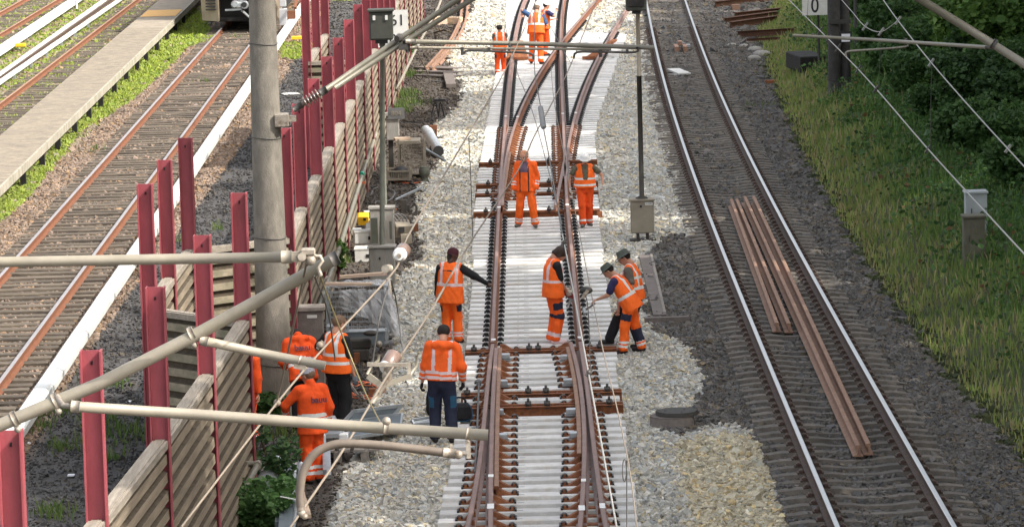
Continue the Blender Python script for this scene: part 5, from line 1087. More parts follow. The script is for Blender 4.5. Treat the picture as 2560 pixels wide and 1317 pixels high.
# ================================================================ people
def nets(fn, lo, hi, h):
    lo = np.array(lo, float); n = np.maximum(np.ceil((np.array(hi)-lo)/h).astype(int)+1, 3)
    g = [lo[i]+h*np.arange(n[i]) for i in range(3)]; P = np.stack(np.meshgrid(*g, indexing='ij'), -1); v = fn(P.reshape(-1,3)).reshape(n)
    s = v < 0; nc = n-1; acc = np.zeros((*nc,3)); cnt = np.zeros(nc)
    for ax in range(3):
        sl0 = [slice(None)]*3; sl1 = [slice(None)]*3; sl0[ax] = slice(0,-1); sl1[ax] = slice(1,None)
        a, b = v[tuple(sl0)], v[tuple(sl1)]; cr = s[tuple(sl0)] != s[tuple(sl1)]; t = np.where(cr, a/np.where(a-b == 0, 1, a-b), 0)
        pt = P[tuple(sl0)].copy(); pt[...,ax] += t*h; o = [i for i in range(3) if i != ax]
        for da in (0,1):
            for db in (0,1):
                sl = [slice(None)]*3; sl[o[0]] = slice(da, da+nc[o[0]]); sl[o[1]] = slice(db, db+nc[o[1]]); q = tuple(sl)
                acc += np.where(cr[q][...,None], pt[q], 0); cnt += cr[q]
    act = cnt > 0; idx = -np.ones(nc, int); idx[act] = np.arange(act.sum()); V = acc[act]/cnt[act][:,None]; Q = []
    for ax in range(3):
        o = [(ax+1) % 3, (ax+2) % 3]; sl0 = [slice(1,-1)]*3; sl0[ax] = slice(0,-1); sl1 = [slice(1,-1)]*3; sl1[ax] = slice(1,None)
        a, b = s[tuple(sl0)], s[tuple(sl1)]; w_ = np.argwhere(a != b); fl = a[tuple(w_.T)]
        if not len(w_): continue
        base = w_.copy(); 
        for k in o: base[:,k] += 1
        def gi(d0, d1): q = base.copy(); q[:,o[0]] -= d0; q[:,o[1]] -= d1; return idx[tuple(q.T)]
        q = np.stack([gi(1,1), gi(0,1), gi(0,0), gi(1,0)], 1); q[~fl] = q[~fl][:,::-1]; Q.append(q)
    return V, np.concatenate(Q)
def U(v): v = np.asarray(v, float); return v/max(np.linalg.norm(v), 1e-9)
class Seg:
    def __init__(s, a, b, ra, rb, side=None, flat=1., id=0): s.a = np.array(a, float); s.b = np.array(b, float); s.ra = ra; s.rb = rb; s.side = None if side is None else U(side); s.flat = flat; s.id = id
    def ev(s, P):
        d = s.b-s.a; t = np.clip(((P-s.a)@d)/(d@d+1e-9), 0, 1); q = P-s.a-t[:,None]*d; r = s.ra+(s.rb-s.ra)*t
        if s.side is not None: lat = q@s.side; q2 = (q**2).sum(1); L = np.sqrt(np.maximum(q2-lat**2, 0)*s.flat**2+lat**2)
        else: L = np.sqrt((q**2).sum(1))
        return (L-r)*(1/max(1,(s.flat*.7 if s.side is not None else 1))), t
def field(segs, k=.02, wr=0, seed=0):
    r = np.random.default_rng(seed); W = r.normal(size=(5,3))*np.array([26,26,16]); ph = r.uniform(0,6,5)
    def f(P):
        d = None
        for s in segs:
            e, _ = s.ev(P)
            if d is None: d = e
            else: h = np.clip(.5+.5*(d-e)/k, 0, 1); d = d*(1-h)+e*h-k*h*(1-h)
        if wr: d = d+wr*np.sin(P@W.T+ph+np.sin(P[:,::-1]@W.T*.5)).sum(1)*.45
        return d
    return f
def classify(segs, P):
    D_ = []; T = []
    for s in segs: e, t = s.ev(P); D_.append(e); T.append(t)
    D_ = np.array(D_); T = np.array(T); i = D_.argmin(0); return np.array([s.id for s in segs])[i], T[i, np.arange(len(P))]
def sdfmesh(name, segs, h, mats, rule=None, k=.02, wr=0, seed=0, clip=None, M4=None):
    pts = np.array([p for s in segs for p in (s.a, s.b)]); R = max(max(s.ra, s.rb) for s in segs)+.03
    f0 = field(segs, k, wr, seed); f = (lambda P: np.maximum(f0(P), clip(P))) if clip else f0
    V, Q = nets(f, pts.min(0)-R, pts.max(0)+R, h)
    me = bpy.data.meshes.new(name); c = V[Q].mean(1); mi = np.zeros(len(Q), int)
    if rule is not None: ids, T = classify(segs, c); mi = rule(ids, T, c)
    if M4 is not None: V = V@np.array(M4)[:3,:3].T+np.array(M4)[:3,3]
    me.from_pydata(V.tolist(), [], Q.tolist())
    for m in mats: me.materials.append(MATS[m])
    me.polygons.foreach_set('material_index', mi.astype(np.int32)); me.polygons.foreach_set('use_smooth', np.ones(len(Q), bool)); me.update(); return me
def ik(a, b, l1, l2, hint):
    a, b = np.array(a, float), np.array(b, float); d = b-a; L = np.linalg.norm(d); L2 = min(L, (l1+l2)*.999); u = d/max(L,1e-6); b = a+u*L2
    x = (l1*l1-l2*l2+L2*L2)/(2*L2); y = math.sqrt(max(l1*l1-x*x, 0)); h = np.array(hint, float); h = U(h-u*(h@u)); return a+u*x+h*y, b
# generic hand: palm, four unequal curled fingers and a side thumb; wrist at the origin, fingers towards -Z, palm facing +Y, thumb on +X
def hand_geo(curl, h=.0065, fat=1.):
    sg = [Seg((0,0,0),(0,.002,-.045),.027*fat,.034*fat,(1,0,0),2.0), Seg((-.012,0,-.05),(.014,0,-.078),.026*fat,.028*fat,(1,0,0),2.0)]
    for x, L in ((-.031,.06),(-.011,.074),(.010,.078),(.030,.070)):
        p = np.array([x,0,-.085]); a = curl*.4
        for j, f in enumerate((.48,.30,.24)):
            q = p+np.array([x*.12, math.sin(a), -math.cos(a)])*L*f*(1 if j else 1.05); sg.append(Seg(p,q,(.0095-.0008*j)*fat,(.0088-.0009*j)*fat)); p = q; a += curl*.62
    p = np.array([.026,.004,-.028]); q = p+np.array([.026,.014,-.026]); r = q+np.array([.010,.014,-.028]); sg += [Seg(p,q,.0125*fat,.011*fat), Seg(q,r,.0105*fat,.009*fat)]
    return nets(field(sg,.008), (-.07,-.06,-.19), (.09,.11,.04), h)
HANDS = {}
def hand(curl, fat):
    k = (curl, fat)
    if k not in HANDS: HANDS[k] = hand_geo(curl, .0065, fat)
    return HANDS[k]
# generic head: origin at the centre, face towards +Y
def head_geo():
    sg = [Seg((0,-.015,.025),(0,.015,.03),.088,.084,(1,0,0),.92), Seg((0,.03,-.03),(0,.045,-.075),.062,.042,(1,0,0),1.0), Seg((0,.092,.012),(0,.106,-.022),.010,.016), Seg((-.032,.07,.028),(.032,.07,.028),.022,.022), Seg((-.03,.066,-.02),(.03,.066,-.02),.026,.026),
          Seg((-.022,.088,-.05),(.022,.088,-.05),.010,.010), Seg((.086,-.012,.012),(.088,-.018,-.022),.014,.010), Seg((-.086,-.012,.012),(-.088,-.018,-.022),.014,.010), Seg((0,-.02,-.06),(0,-.035,-.13),.058,.056)]
    f = field(sg, .016)
    def g(P):
        d = f(P)
        for s in (-1,1): d = np.maximum(d, -(np.linalg.norm(P-np.array([s*.031,.098,.010]), axis=1)-.015))
        return d
    V, Q = nets(g, (-.13,-.14,-.17), (.13,.15,.14), .0085); c = V[Q].mean(1); mi = np.zeros(len(Q), int)
    mi[(abs(c[:,2]+.05) < .009) & (c[:,1] > .078) & (abs(c[:,0]) < .026)] = 1
    for s in (-1,1): mi[np.linalg.norm(c-np.array([s*.031,.088,.010]), axis=1) < .014] = 2
    return V, Q, mi
HEAD = head_geo()
def joinmesh(name, parts, mats):        # parts: (V, Q, mi or int)
    V = []; F = []; m = []; o = 0
    for v, q, mi in parts: V.append(v); F.append(np.asarray(q)+o); m.append(np.full(len(q), mi) if np.isscalar(mi) else mi); o += len(v)
    me = bpy.data.meshes.new(name); me.from_pydata(np.concatenate(V).tolist(), [], np.concatenate(F).tolist())
    for a in mats: me.materials.append(MATS[a])
    m = np.concatenate(m); me.polygons.foreach_set('material_index', m.astype(np.int32)); me.polygons.foreach_set('use_smooth', np.ones(len(m), bool)); me.update(); return me
def person(foot, top, gz, face, label, o, lean=0, twist=0, side=0, headp=0, heady=0, LH=None, RH=None, LF=(-.11,0), RF=(.11,.0), hipz=.93, LE_=(-.5,-1,0), RE_=(.5,-1,0), lift=(0,0), dims=None, seed=1):
    """foot, top: pixels of the soles and of the top of the head; o: outfit"""
    base = Vector(G(foot[0], foot[1], gz)); sc_ = 1.
    hip = np.array([0,0,hipz]); Rl = Matrix.Rotation(-lean, 3, 'X'); Rt = Matrix.Rotation(twist, 3, 'Z'); Rs = Matrix.Rotation(side, 3, 'Y'); Rm = np.array((Rs@Rl@Rt))
    up = lambda v: hip+Rm@np.array(v, float)
    neck, chest, pel = up((0,0,.53)), up((0,.0,.36)), hip; sh = [up((-.185,0,.47)), up((.185,0,.47))]; axis = U(neck-pel); lat = Rm@np.array([1,0,0])
    Rh = np.array(Matrix.Rotation(heady, 3, 'Z')@Matrix.Rotation(-headp, 3, 'X')); Rh = np.array(Matrix(Rm.tolist()))@Rh if abs(lean) < .3 else np.array(Rs@Matrix.Rotation(-lean*.6, 3, 'X')@Rt)@Rh
    hc = neck+Rm@np.array([0,.015,.02])+Rh@np.array([0,.01,.125])
    hips = [hip+np.array([-.095,0,-.03]), hip+np.array([.095,0,-.03])]; ank = [np.array([LF[0],LF[1],.09+lift[0]]), np.array([RF[0],RF[1],.09+lift[1]])]; kn = []
    for i in (0,1): k, a = ik(hips[i], ank[i], .415, .407, (0,1,0)); kn.append(k); ank[i] = a
    hd = [up((-.26,.05,-.12)) if LH is None else np.array(LH, float), up((.26,.05,-.12)) if RH is None else np.array(RH, float)]; el = []; wr = []
    for i in (0,1): e, w_ = ik(sh[i], hd[i], .30, .26, (LE_, RE_)[i]); el.append(e); wr.append(w_)
    fd = [U(np.array([-.0,1,0])+np.array([(-.25,.25)[i],0,0])) for i in (0,1)]
    H = hc[2]+.125; yaw = face
    # scale so that the head top meets the picture
    s0 = Vector((0,0,0)); Rz = Matrix.Rotation(yaw, 3, 'Z')
    def toppx(s): p = base+Rz@Vector(hc)*s+Vector((0,0,.12*s)); return proj(np.array(p))[1]
    lo, hi = .75, 1.25
    for _ in range(20):
        m_ = (lo+hi)/2
        if toppx(m_) > top[1]: lo = m_
        else: hi = m_
    s = (lo+hi)/2
    root = thing('person', label, 'person', tuple(base), yaw, 'railway workers in orange'); root.scale = (s, s, s)
    def P_(nm, me, mats=None): return part(root, nm, me, mats, True)
    sk = o.get('skin', 'skin'); parts = []
    bs = [Seg(pel,chest,.125,.14,lat,1.35,1), Seg(chest,up((0,0,.44)),.14,.10,lat,1.3,1), Seg(up((0,0,.44)),neck+Rm@np.array([0,.01,.06]),.06,.055,None,1,1)]
    for i in (0,1): bs += [Seg(sh[i],el[i],.05,.04), Seg(el[i],wr[i],.04,.027), Seg(hips[i],kn[i],.08,.055), Seg(kn[i],ank[i],.055,.04)]
    pts = np.array([p for q in bs for p in (q.a, q.b)]); V, Q = nets(field(bs,.03), pts.min(0)-.2, pts.max(0)+.2, .024); parts.append((V, Q, 0))
    V, Q, mi = HEAD; parts.append((V@Rh.T+hc, Q, mi))
    gl = o.get('gloves'); gparts = []
    for i in (0,1):
        V, Q = hand(o.get('curl', 1.) if not isinstance(o.get('curl'), tuple) else o['curl'][i], 1.22 if gl else 1.); V = V*np.array([(1,-1)[i == 0] if False else (-1 if i == 0 else 1),1,1])
        if i == 0: Q = Q[:,::-1]
        z = -U(wr[i]-el[i]); x = U(np.cross(np.array([0,1,0])*1.0+lat*.01, z)) if abs(z[1]) < .85 else U(np.cross(np.array([1,0,0]), z)); x = x*(1); y = np.cross(z, x); 
        # palm faces the body: turn about the forearm
        th = (-1.2, 1.2)[i]; x2 = x*math.cos(th)+y*math.sin(th); y2 = np.cross(z, x2); Rw = np.stack([x2,y2,z],1)
        (gparts if gl else parts).append((V@Rw.T+wr[i], Q, 0))
    part_body = P_('body', joinmesh('body', parts, [sk,'lip','eye']))
    if gl:
        for gp in gparts: P_('glove', joinmesh('glove', [gp], [gl]))
    # trousers
    tl = o['trousers']; ts = [Seg(pel+(0,0,.03),pel-(0,0,.05),.165,.165,(1,0,0),1.25,1)]
    for i in (0,1): ts += [Seg(hips[i],kn[i],.112,.090,None,1,2+i), Seg(kn[i],ank[i]+(0,-.005,.02),.088,.086,None,1,4+i)]
    def trule(ids, T, c):
        m = np.zeros(len(ids), int); L = ids >= 4
        for a, b in o.get('leg_bands', ()): m[L & (T > a) & (T < b)] = 1
        if o.get('knees'): m[(L & (T < .13)) | ((ids >= 2) & (ids < 4) & (T > .9))] = 2
        if o.get('pockets'):
            th_ = (ids == 2) | (ids == 3); ou = abs(c[:,0]) > .13; m[th_ & (T > .42) & (T < .72) & ou] = 2; m[(ids == 1) & (c[:,1] < -.06) & (abs(abs(c[:,0])-.07) < .045) & (c[:,2] > hipz-.1) & (c[:,2] < hipz-.04)] = 2
        if o.get('sidepanel'): m[(ids >= 2) & (c[:,0]*o['sidepanel'] > .02) & (T > .15) & (T < .75) & (ids >= 4)] = 2
        if o.get('bluepatch'):
            m[((ids == 2) | (ids == 3)) & (T > .5) & (T < .92) & (abs(c[:,0]) > .12)] = 3; m[L & (T < .06)] = 3
        return m
    P_('trousers', sdfmesh('trousers', ts, .016, [tl, o.get('band','reflective'), o.get('pocket_mat','navy'), 'navy_blue'], trule, .03, .0055, seed, lambda P: .055-P[:,2]+min(lift)*0))
    for i in (0,1):
        a = ank[i]; f = fd[i]; q = [Seg(a+(0,0,.03),a-(0,0,.03),.052,.05), Seg(a-(0,0,.045)-f*.045,a-(0,0,.05)+f*.15,.042,.040,np.cross(f,(0,0,1)),1.0)]
        fl = a[2]-.088
        P_('boot', sdfmesh('boot', q, .014, [o.get('boots','boot_black')], None, .02, 0, 0, lambda P, fl=fl: fl-P[:,2]))
    # shirt under a vest
    up_ = o['upper']; shirt = o.get('shirt')
    if shirt:
        q = [Seg(pel+axis*.02,chest,.155,.165,lat,1.35,1), Seg(chest,up((0,0,.45)),.165,.12,lat,1.3,1), Seg(up((0,0,.45)),neck,.075,.06)]
        for i in (0,1):
            e = sh[i]+(el[i]-sh[i])*(o.get('sleeve', .75)) if o.get('sleeve', .75) < 1 else el[i]
            q.append(Seg(sh[i]+(e-sh[i])*.1,e,.078,.07,None,1,2))
            if o.get('sleeve', .75) >= 1: q.append(Seg(el[i],wr[i]-(wr[i]-el[i])*.04,.058,.046,None,1,2))
        P_('shirt', sdfmesh('shirt', q, .017, [shirt], None, .03, .005, seed+3))
    vest = o.get('vest', False); hem = o.get('hem', -.06)
    q = [Seg(pel+axis*hem,chest,.268 if vest else .232,.222 if vest else .21,lat,1.42,1), Seg(chest,up((0,0,.45)),.212,.16,lat,1.45,1), Seg(up((-.13,0,.475)),up((.13,0,.475)),.085,.085,None,1,1)]
    if not vest:
        for i in (0,1): q += [Seg(sh[i],el[i],.082,.068,None,1,2), Seg(el[i],wr[i]-(wr[i]-el[i])*.08,.068,.055,None,1,3)]
        if o.get('collar'): q.append(Seg(up((0,-.01,.5)),up((0,.0,.57)),.078,.075,None,1,1))
        if o.get('hood'): q += [Seg(up((-.09,-.09,.50)),up((.09,-.09,.50)),.06,.06,None,1,9), Seg(up((0,-.11,.47)),up((0,-.13,.40)),.07,.035,None,1,9)]
    Rmi = Rm.T
    def jrule(ids, T, c):
        m = np.zeros(len(ids), int); l = (c-hip)@Rmi.T; x, y, z = l[:,0], l[:,1], l[:,2]; b = ids == 1
        for z0, z1 in o.get('bands', ()): m[b & (z > z0) & (z < z1)] = 1
        if o.get('braces'):
            bz = o.get('brace_from', .1); bx = abs(abs(x)-o['braces']-.0) < .026; m[b & bx & (z > bz)] = 1
        for a, e in o.get('arm_bands', ()): m[(ids == 3) & (T > a) & (T < e)] = 1
        if o.get('bib'):
            fr = (y > .05) & (abs(x) < .085+.06*(z < .1)); m[b & fr & (z > .32)] = 2; m[b & (y > .05) & (abs(abs(x)-.10) < .012) & (z < .45)] = 3
        if o.get('openfront'): m[b & (y > .05) & (abs(x) < .045+.10*np.clip(z-.15,0,1)) & (z > .2)] = 2
        if o.get('dust'): m[b & (y < -.05) & (z > .40) & (z < .418) & (abs(x+.03) < .09)] = 3
        return m
    nplane = -axis; hp = pel+axis*(hem)
    def clipf(P):
        d = (hp-P)@axis
        if vest:
            for i in (0,1): d = np.maximum(d, .075-np.abs(0)-np.linalg.norm(np.cross(P-sh[i], U(el[i]-sh[i]+lat*(1,-1)[i]*.0)), axis=1)+0*P[:,0] if False else d)
        return d
    P_('vest' if vest else 'jacket', sdfmesh('vest' if vest else 'jacket', q, .015, [up_, o.get('band','reflective'), o.get('bibmat','mauve_cloth'), 'ink'], jrule, .028, .006, seed+7, clipf))
    if o.get('text'):
        t = text_mesh(o['text'], .13, .003, 'ink_navy', .003); ob = P_('lettering', t); l = up((o.get('tx',.0),-.168,.33)); ob.location = l; ob.rotation_euler = (Matrix(Rm.tolist())@Matrix.Rotation(math.pi/2, 3, 'X')).to_euler()
    # hair and hats
    def HP(v): return hc+Rh@np.array(v, float)
    hr = o.get('hair')
    if hr:
        L = o.get('hairlen', 0); q = [Seg((0,-.022,.035),(0,-.002,.042),.096+.012*(L>0),.090+.012*(L>0),(1,0,0),.95)]
        if L: q += [Seg((0,-.05,.03),(0,-.06,-.05),.085,.075), Seg((-.07,-.01,.02),(-.075,.0,-.05),.035,.03), Seg((.07,-.01,.02),(.075,.0,-.05),.035,.03)]
        cf = (lambda P: np.maximum(P[:,1]*.9-P[:,2]*.55-.035, -.09-P[:,2])) if L else (lambda P: np.maximum(P[:,1]*.8-P[:,2]*.9-.005, -.055-P[:,2]))
        M4 = np.eye(4); M4[:3,:3] = Rh; M4[:3,3] = hc
        P_('hair', sdfmesh('hair', q, .010, [hr], None, .03, .006 if L else .002, 5, cf, M4))
    hat = o.get('hat')
    if hat:
        mb = MB(); kind, hm = hat; a, b = (0,-.01,.035), (0,-.01,.14)
        if kind == 'bucket': mb.lathe((0,-.012,.045),(0,-.02,.155),[(0,.172),(.06,.165),(.16,.108),(.8,.096),(.97,.075),(1,.0)],18)
        if kind == 'helmet': mb.lathe((0,0,.04),(0,-.005,.165),[(0,.15),(.08,.145),(.14,.118),(.6,.11),(.85,.08),(1,.0)],18).box((0,.12,.05),(.14,.08,.015))
        if kind == 'cap': mb.lathe((0,-.008,.035),(0,-.012,.142),[(0,.112),(.4,.113),(.8,.085),(1,.0)],16).hexa([(-.07,.07,.045),(.07,.07,.045),(.055,.175,.03),(-.055,.175,.03),(-.07,.07,.057),(.07,.07,.057),(.055,.175,.042),(-.055,.175,.042)])
        if kind == 'beanie': mb.lathe((0,-.012,.015),(0,-.03,.155),[(0,.104),(.2,.105),(.6,.10),(.88,.06),(1,.0)],16).lathe((0,-.08,-.0),(0,-.10,-.12),[(0,.05),(.5,.045),(1,.01)],8,1)
        mb.v = [tuple(HP(v)) for v in mb.v]; mb.sm = [True]*len(mb.sm); P_('hat', mb.mesh('hat', [hm, 'hair_dark']))
    root['_s'] = 0; del root['_s']
    tow = lambda v: base+Rz@(Vector(v)*s)
    return root, tow, wr, s
R_ = math.radians
bib_legs = ((.72,.80),(.86,.94))
person((1252,188),(1250,64),-.1, R_(4), 'worker in a dark cap and orange vest, back turned, alone left of the far switch', dict(skin='skin_tan', upper='hivis_vest', vest=True, shirt='grey_cloth', sleeve=.3, braces=.12, trousers='hivis_deep', pockets=True, leg_bands=((.82,.92),), hat=('cap','ink'), hair='hair_dark'), headp=.25, LH=(-.16,.22,.98), RH=(.16,.22,.98), LF=(-.12,-.05), RF=(.12,.05), seed=11)
person((1342,160),(1335,14), 0, R_(-8), 'stout bareheaded worker in orange vest over blue shirt, back turned at the far switch', dict(upper='hivis_vest', vest=True, shirt='blue_cloth', sleeve=.8, bands=((.18,.23),), braces=.11, brace_from=.2, trousers='hivis', leg_bands=((.74,.9),), hair='hair_light', curl=1.4), lean=.22, headp=.45, LH=(-.42,.18,1.42), RH=(.22,.32,1.05), LE_=(-1,-.2,.5), LF=(-.17,.10), RF=(.14,-.12), seed=12)
person((1362,140),(1360,6), 0, R_(-62), 'worker in a white cap and orange vest beside the stout worker, arm raised', dict(upper='hivis_vest', vest=True, shirt='indigo_cloth', sleeve=.7, braces=.11, trousers='hivis_deep', leg_bands=((.8,.9),), hat=('cap','hat_white'), hair='hair_dark', curl=1.3), lean=.1, headp=.1, LH=(-.05,.38,1.15), RH=(.28,.28,1.42), RE_=(1,-.2,-.6), LF=(-.1,.05), RF=(.1,-.05), seed=13)
person((1318,568),(1322,378), 0, R_(172), 'red haired worker in an open orange jacket and bib trousers looking down between the rails', dict(upper='hivis', hem=-.12, collar=True, bib=True, bands=(), arm_bands=((.3,.42),(.55,.67)), trousers='hivis_vest', leg_bands=bib_legs, hair='hair_ginger', gloves='glove_light', boots='boot_dusty'), headp=.35, heady=-.2, LH=(-.24,.06,.86), RH=(.30,.05,.80), LF=(-.19,.06), RF=(.20,-.06), twist=-.15, seed=14)
person((1465,566),(1461,387), 0, R_(184), 'worker in a white hat and orange vest walking towards the bridge beside the right rail', dict(upper='hivis_vest', vest=True, hem=.0, shirt='camo_cloth', sleeve=.55, bands=((.05,.095),(.20,.24)), openfront=True, bibmat='camo_cloth', trousers='hivis_deep', leg_bands=((.82,.93),), hat=('helmet','hat_white'), skin='skin', gloves='glove_light', boots='boot_dusty', curl=1.3), headp=.42, lean=.05, LH=(-.40,.16,.98), RH=(.36,.05,.92), LE_=(-1,-.6,0), RE_=(1,-.6,0), LF=(-.09,-.12), RF=(.08,.14), lift=(.0,0), seed=15)
person((1128,860),(1133,623),-.12, R_(-12), 'worker in a maroon cap and black sleeves under an orange vest, pointing right', dict(skin='skin_dark', upper='hivis_vest', vest=True, hem=-.18, shirt='black_cloth', sleeve=1, bands=((.13,.185),), braces=.14, brace_from=.15, dust=True, trousers='hivis_vest', pockets=True, band='pink_reflective', leg_bands=bib_legs, hat=('beanie','maroon'), curl=1.2), headp=.3, heady=-.5, lean=.06, side=.05, LH=(-.27,.12,.86), RH=(.66,.16,1.08), RE_=(.3,-1,-.6), LF=(-.08,.0), RF=(.13,.02), seed=16)
person((1108,1106),(1130,814),-.1, R_(-3), 'worker in an orange hooded jacket and navy trousers, seen from behind at the sleeper ends', dict(upper='hivis', hood=True, hem=-.02, bands=((-.0,.045),(.075,.12)), braces=.12, brace_from=.1, band='pink_reflective', arm_bands=((.25,.42),(.6,.72)), trousers='navy', bluepatch=True, hair='hair_dark', gloves='black_cloth', curl=1.5), headp=.55, lean=.10, side=.06, LH=(-.29,.10,.86), RH=(.30,.12,.86), LF=(-.12,.04), RF=(.14,-.02), seed=17)
r, tow, wr, s = person((1386,858),(1408,619), 0, R_(-72), 'long haired worker in black T-shirt and orange vest holding a red drill', dict(upper='hivis_vest', vest=True, hem=-.12, shirt='black_cloth', sleeve=.85, bands=((.14,.19),), braces=.12, brace_from=.17, trousers='hivis', knees=True, pockets=True, band='pink_reflective', leg_bands=((.78,.95),), hair='hair_brown', hairlen=1, gloves='glove_light', boots='pink_reflective', curl=1.7), headp=.95, lean=.03, LH=(-.16,.28,.93), RH=(.10,.22,.90), LE_=(-1,-.6,-.2), RE_=(.6,-1,0), LF=(-.09,-.02), RF=(.09,.0), seed=18)
dp = tow((0,.27,.82)); dr = thing('cordless_drill', 'dark red battery drill with a grey chuck held by the long haired worker', 'drill', tuple(dp))
part(dr, 'body', MB().bar(dp+Vector((-.12,-.04,.08)), dp+Vector((.1,-.04,-.02)), .07,.08, up=(0,0,1)), 'tool_red'); part(dr, 'chuck', MB().lathe(dp+Vector((.07,-.04,-.03)), dp+Vector((-.02,-.06,-.22)), [(0,.035),(.4,.03),(.5,.02),(1,.016)], 10), 'cabinet_grey'); part(dr, 'battery', MB().box(dp+Vector((-.2,-.06,.07)), (.14,.1,.12), bev=.015), 'tool_red')
r, tow, wr, s = person((1578,882),(1540,662),-.1, R_(78), 'stooping worker in green bucket hat and orange trousers holding out a small hammer', dict(upper='hivis_vest', vest=True, hem=-.16, shirt='indigo_cloth', sleeve=.7, bands=((.10,.16),), braces=.12, brace_from=.12, trousers='hivis_vest', pockets=True, sidepanel=1, leg_bands=((.66,.78),(.86,.97)), hat=('bucket','hat_green'), hair='hair_dark', curl=1.8), lean=.52, headp=.45, LH=(-.1,.60,.98), RH=(.12,.24,.76), LE_=(-.5,-.3,-1), RE_=(.3,-1,0), LF=(-.15,.12), RF=(.15,-.16), hipz=.93, seed=19)
w_ = Vector(tow(wr[0])); hm = thing('hammer', 'small hammer with a pinkish handle in the hand of the stooping worker', 'hammer', tuple(w_))
part(hm, 'handle', MB().bar(w_+Vector((-.02,0,-.06)), w_+Vector((-.20,-.05,-.17)), .028,.028), 'pit_wood'); part(hm, 'head', MB().bar(w_+Vector((-.22,-.02,-.14)), w_+Vector((-.20,-.09,-.22)), .05,.05), 'cabinet_grey')
person((1588,874),(1574,628),-.1, R_(72), 'worker in green bucket hat, grey T-shirt and black trousers behind the stooping one', dict(upper='hivis_vest', vest=True, hem=-.06, shirt='grey_cloth', sleeve=.75, bands=((.12,.17),(.30,.34)), braces=.11, brace_from=.14, openfront=True, bibmat='grey_cloth', trousers='black_cloth', hat=('bucket','hat_green'), hair='hair_dark', curl=1.1), lean=.1, headp=.5, heady=.2, LH=(-.22,.1,.9), RH=(.24,.06,.86), LF=(-.1,.42), RF=(.08,-.06), lift=(.10,0), hipz=.92, seed=20)
person((848,1082),(850,790),GZ, R_(-42), 'bareheaded worker in orange vest and black trousers, one grey glove, beside the wrapped crate', dict(upper='hivis_vest', vest=True, hem=-.03, shirt='black_cloth', sleeve=.8, bands=((.10,.15),(.22,.27)), braces=.12, brace_from=.25, trousers='black_cloth', hair='hair_light', gloves='glove_grey', curl=1.2), headp=.35, heady=-.15, LH=(-.34,.18,1.02), RH=(.26,.10,.80), LE_=(-1,-.4,0), RE_=(.4,-1,0), LF=(-.09,.02), RF=(.09,.0), seed=21)
person((785,1208),(770,919),GZ, R_(24), 'worker in a grey cap, lettered orange jacket and orange trousers by the curved arm', dict(upper='hivis_deep', hem=-.18, collar=True, bands=((.0,.05),(.075,.125)), arm_bands=((.50,.66),), trousers='hivis_deep', leg_bands=((.60,.73),(.82,.95)), hat=('cap','cap_grey'), hair='hair_light', text='bauu', tx=.06, curl=1.2), headp=.2, heady=.5, lean=.04, LH=(-.30,.30,1.0), RH=(.27,.06,.88), LE_=(-1,-.4,0), LF=(-.07,.0), RF=(.1,.05), seed=22)
person((762,1075),(745,822),GZ, R_(16), 'worker in a lettered orange jacket and black trousers bowing his head beside the mast', dict(upper='hivis_deep', hem=-.16, collar=True, hood=True, bands=((.06,.11),(.14,.19)), trousers='black_cloth', hair='hair_dark', text='bauu', tx=.0, curl=1.2), headp=1.25, lean=.42, LH=(-.2,.4,.95), RH=(.2,.36,.95), LF=(-.1,.0), RF=(.1,.05), seed=23)
person((622,1110),(618,850),GZ, R_(150), 'worker in orange almost wholly hidden between the barrier end and the concrete mast', dict(upper='hivis_deep', bands=((.1,.16),(.2,.26)), trousers='hivis_deep', leg_bands=bib_legs, hat=('cap','maroon'), hair='hair_dark'), seed=24)
sp = at(905, 1000); solo('scraper', MB().bar(Vector(D(868,950,proj(sp)[2])), sp+Vector((0,0,.0)), .05,.03).bar(sp+Vector((-.03,0,.14)), sp+Vector((.05,0,.0)), .12,.02), 'grey_wood', 'wooden handled scraper hanging from the grey glove of the worker in black trousers', 'scraper')
# ================================================================ vegetation
def blades(name, x, y, hts, wds, cols, label, cat='grass', lean=.35):
    n = len(x); z = hgt(x, y)-.01; a = rng.uniform(0, 6.283, n); d = np.stack([np.cos(a), np.sin(a), np.zeros(n)], 1); b = rng.uniform(0, 6.283, n); l = np.stack([np.cos(b), np.sin(b), np.zeros(n)], 1)*(rng.uniform(.05, 1, n)*lean*hts)[:,None]
    P = np.stack([x, y, z], 1); up = np.array([0,0,1.])*hts[:,None]; w2 = d*(wds/2)[:,None]
    V = np.stack([P-w2, P+w2, P+l*.4+up*.6+w2*.8, P+l*.4+up*.6-w2*.8, P+l+up*.97], 1)
    q = np.array([(0,1,2),(0,2,3),(3,2,4)]); F = (q[None]+(np.arange(n)*5)[:,None,None]).reshape(-1,3)
    o = bpy.data.objects.new(name, npmesh(name, V.reshape(-1,3), F, 'leaf', np.repeat(cols, 5, 0), k=3)); C.objects.link(o); return tag(o, label, cat, kind='stuff')
def leafcloud(P, size, cols, name, flat=.5, parent=None, mat='leaf'):
    n = len(P); s = size*rng.lognormal(0, .3, n); a = rng.normal(size=(n,3)); a[:,2] *= flat; a /= np.linalg.norm(a, axis=1)[:,None]; b = np.cross(a, rng.normal(size=(n,3))); b /= np.linalg.norm(b, axis=1)[:,None]; c = np.cross(a, b)
    a, b, c = a*s[:,None], b*s[:,None]*.42, c*s[:,None]*.12
    V = np.stack([P-a*.5, P-a*.1+b+c, P+a*.25+b*.7+c, P+a*.6, P+a*.25-b*.7+c, P-a*.1-b+c], 1); q = np.array([(0,1,2,3),(0,3,4,5)])
    F = (q[None]+(np.arange(n)*6)[:,None,None]).reshape(-1,4); me = npmesh(name, V.reshape(-1,3), F, mat, np.repeat(cols, 6, 0))
    return me
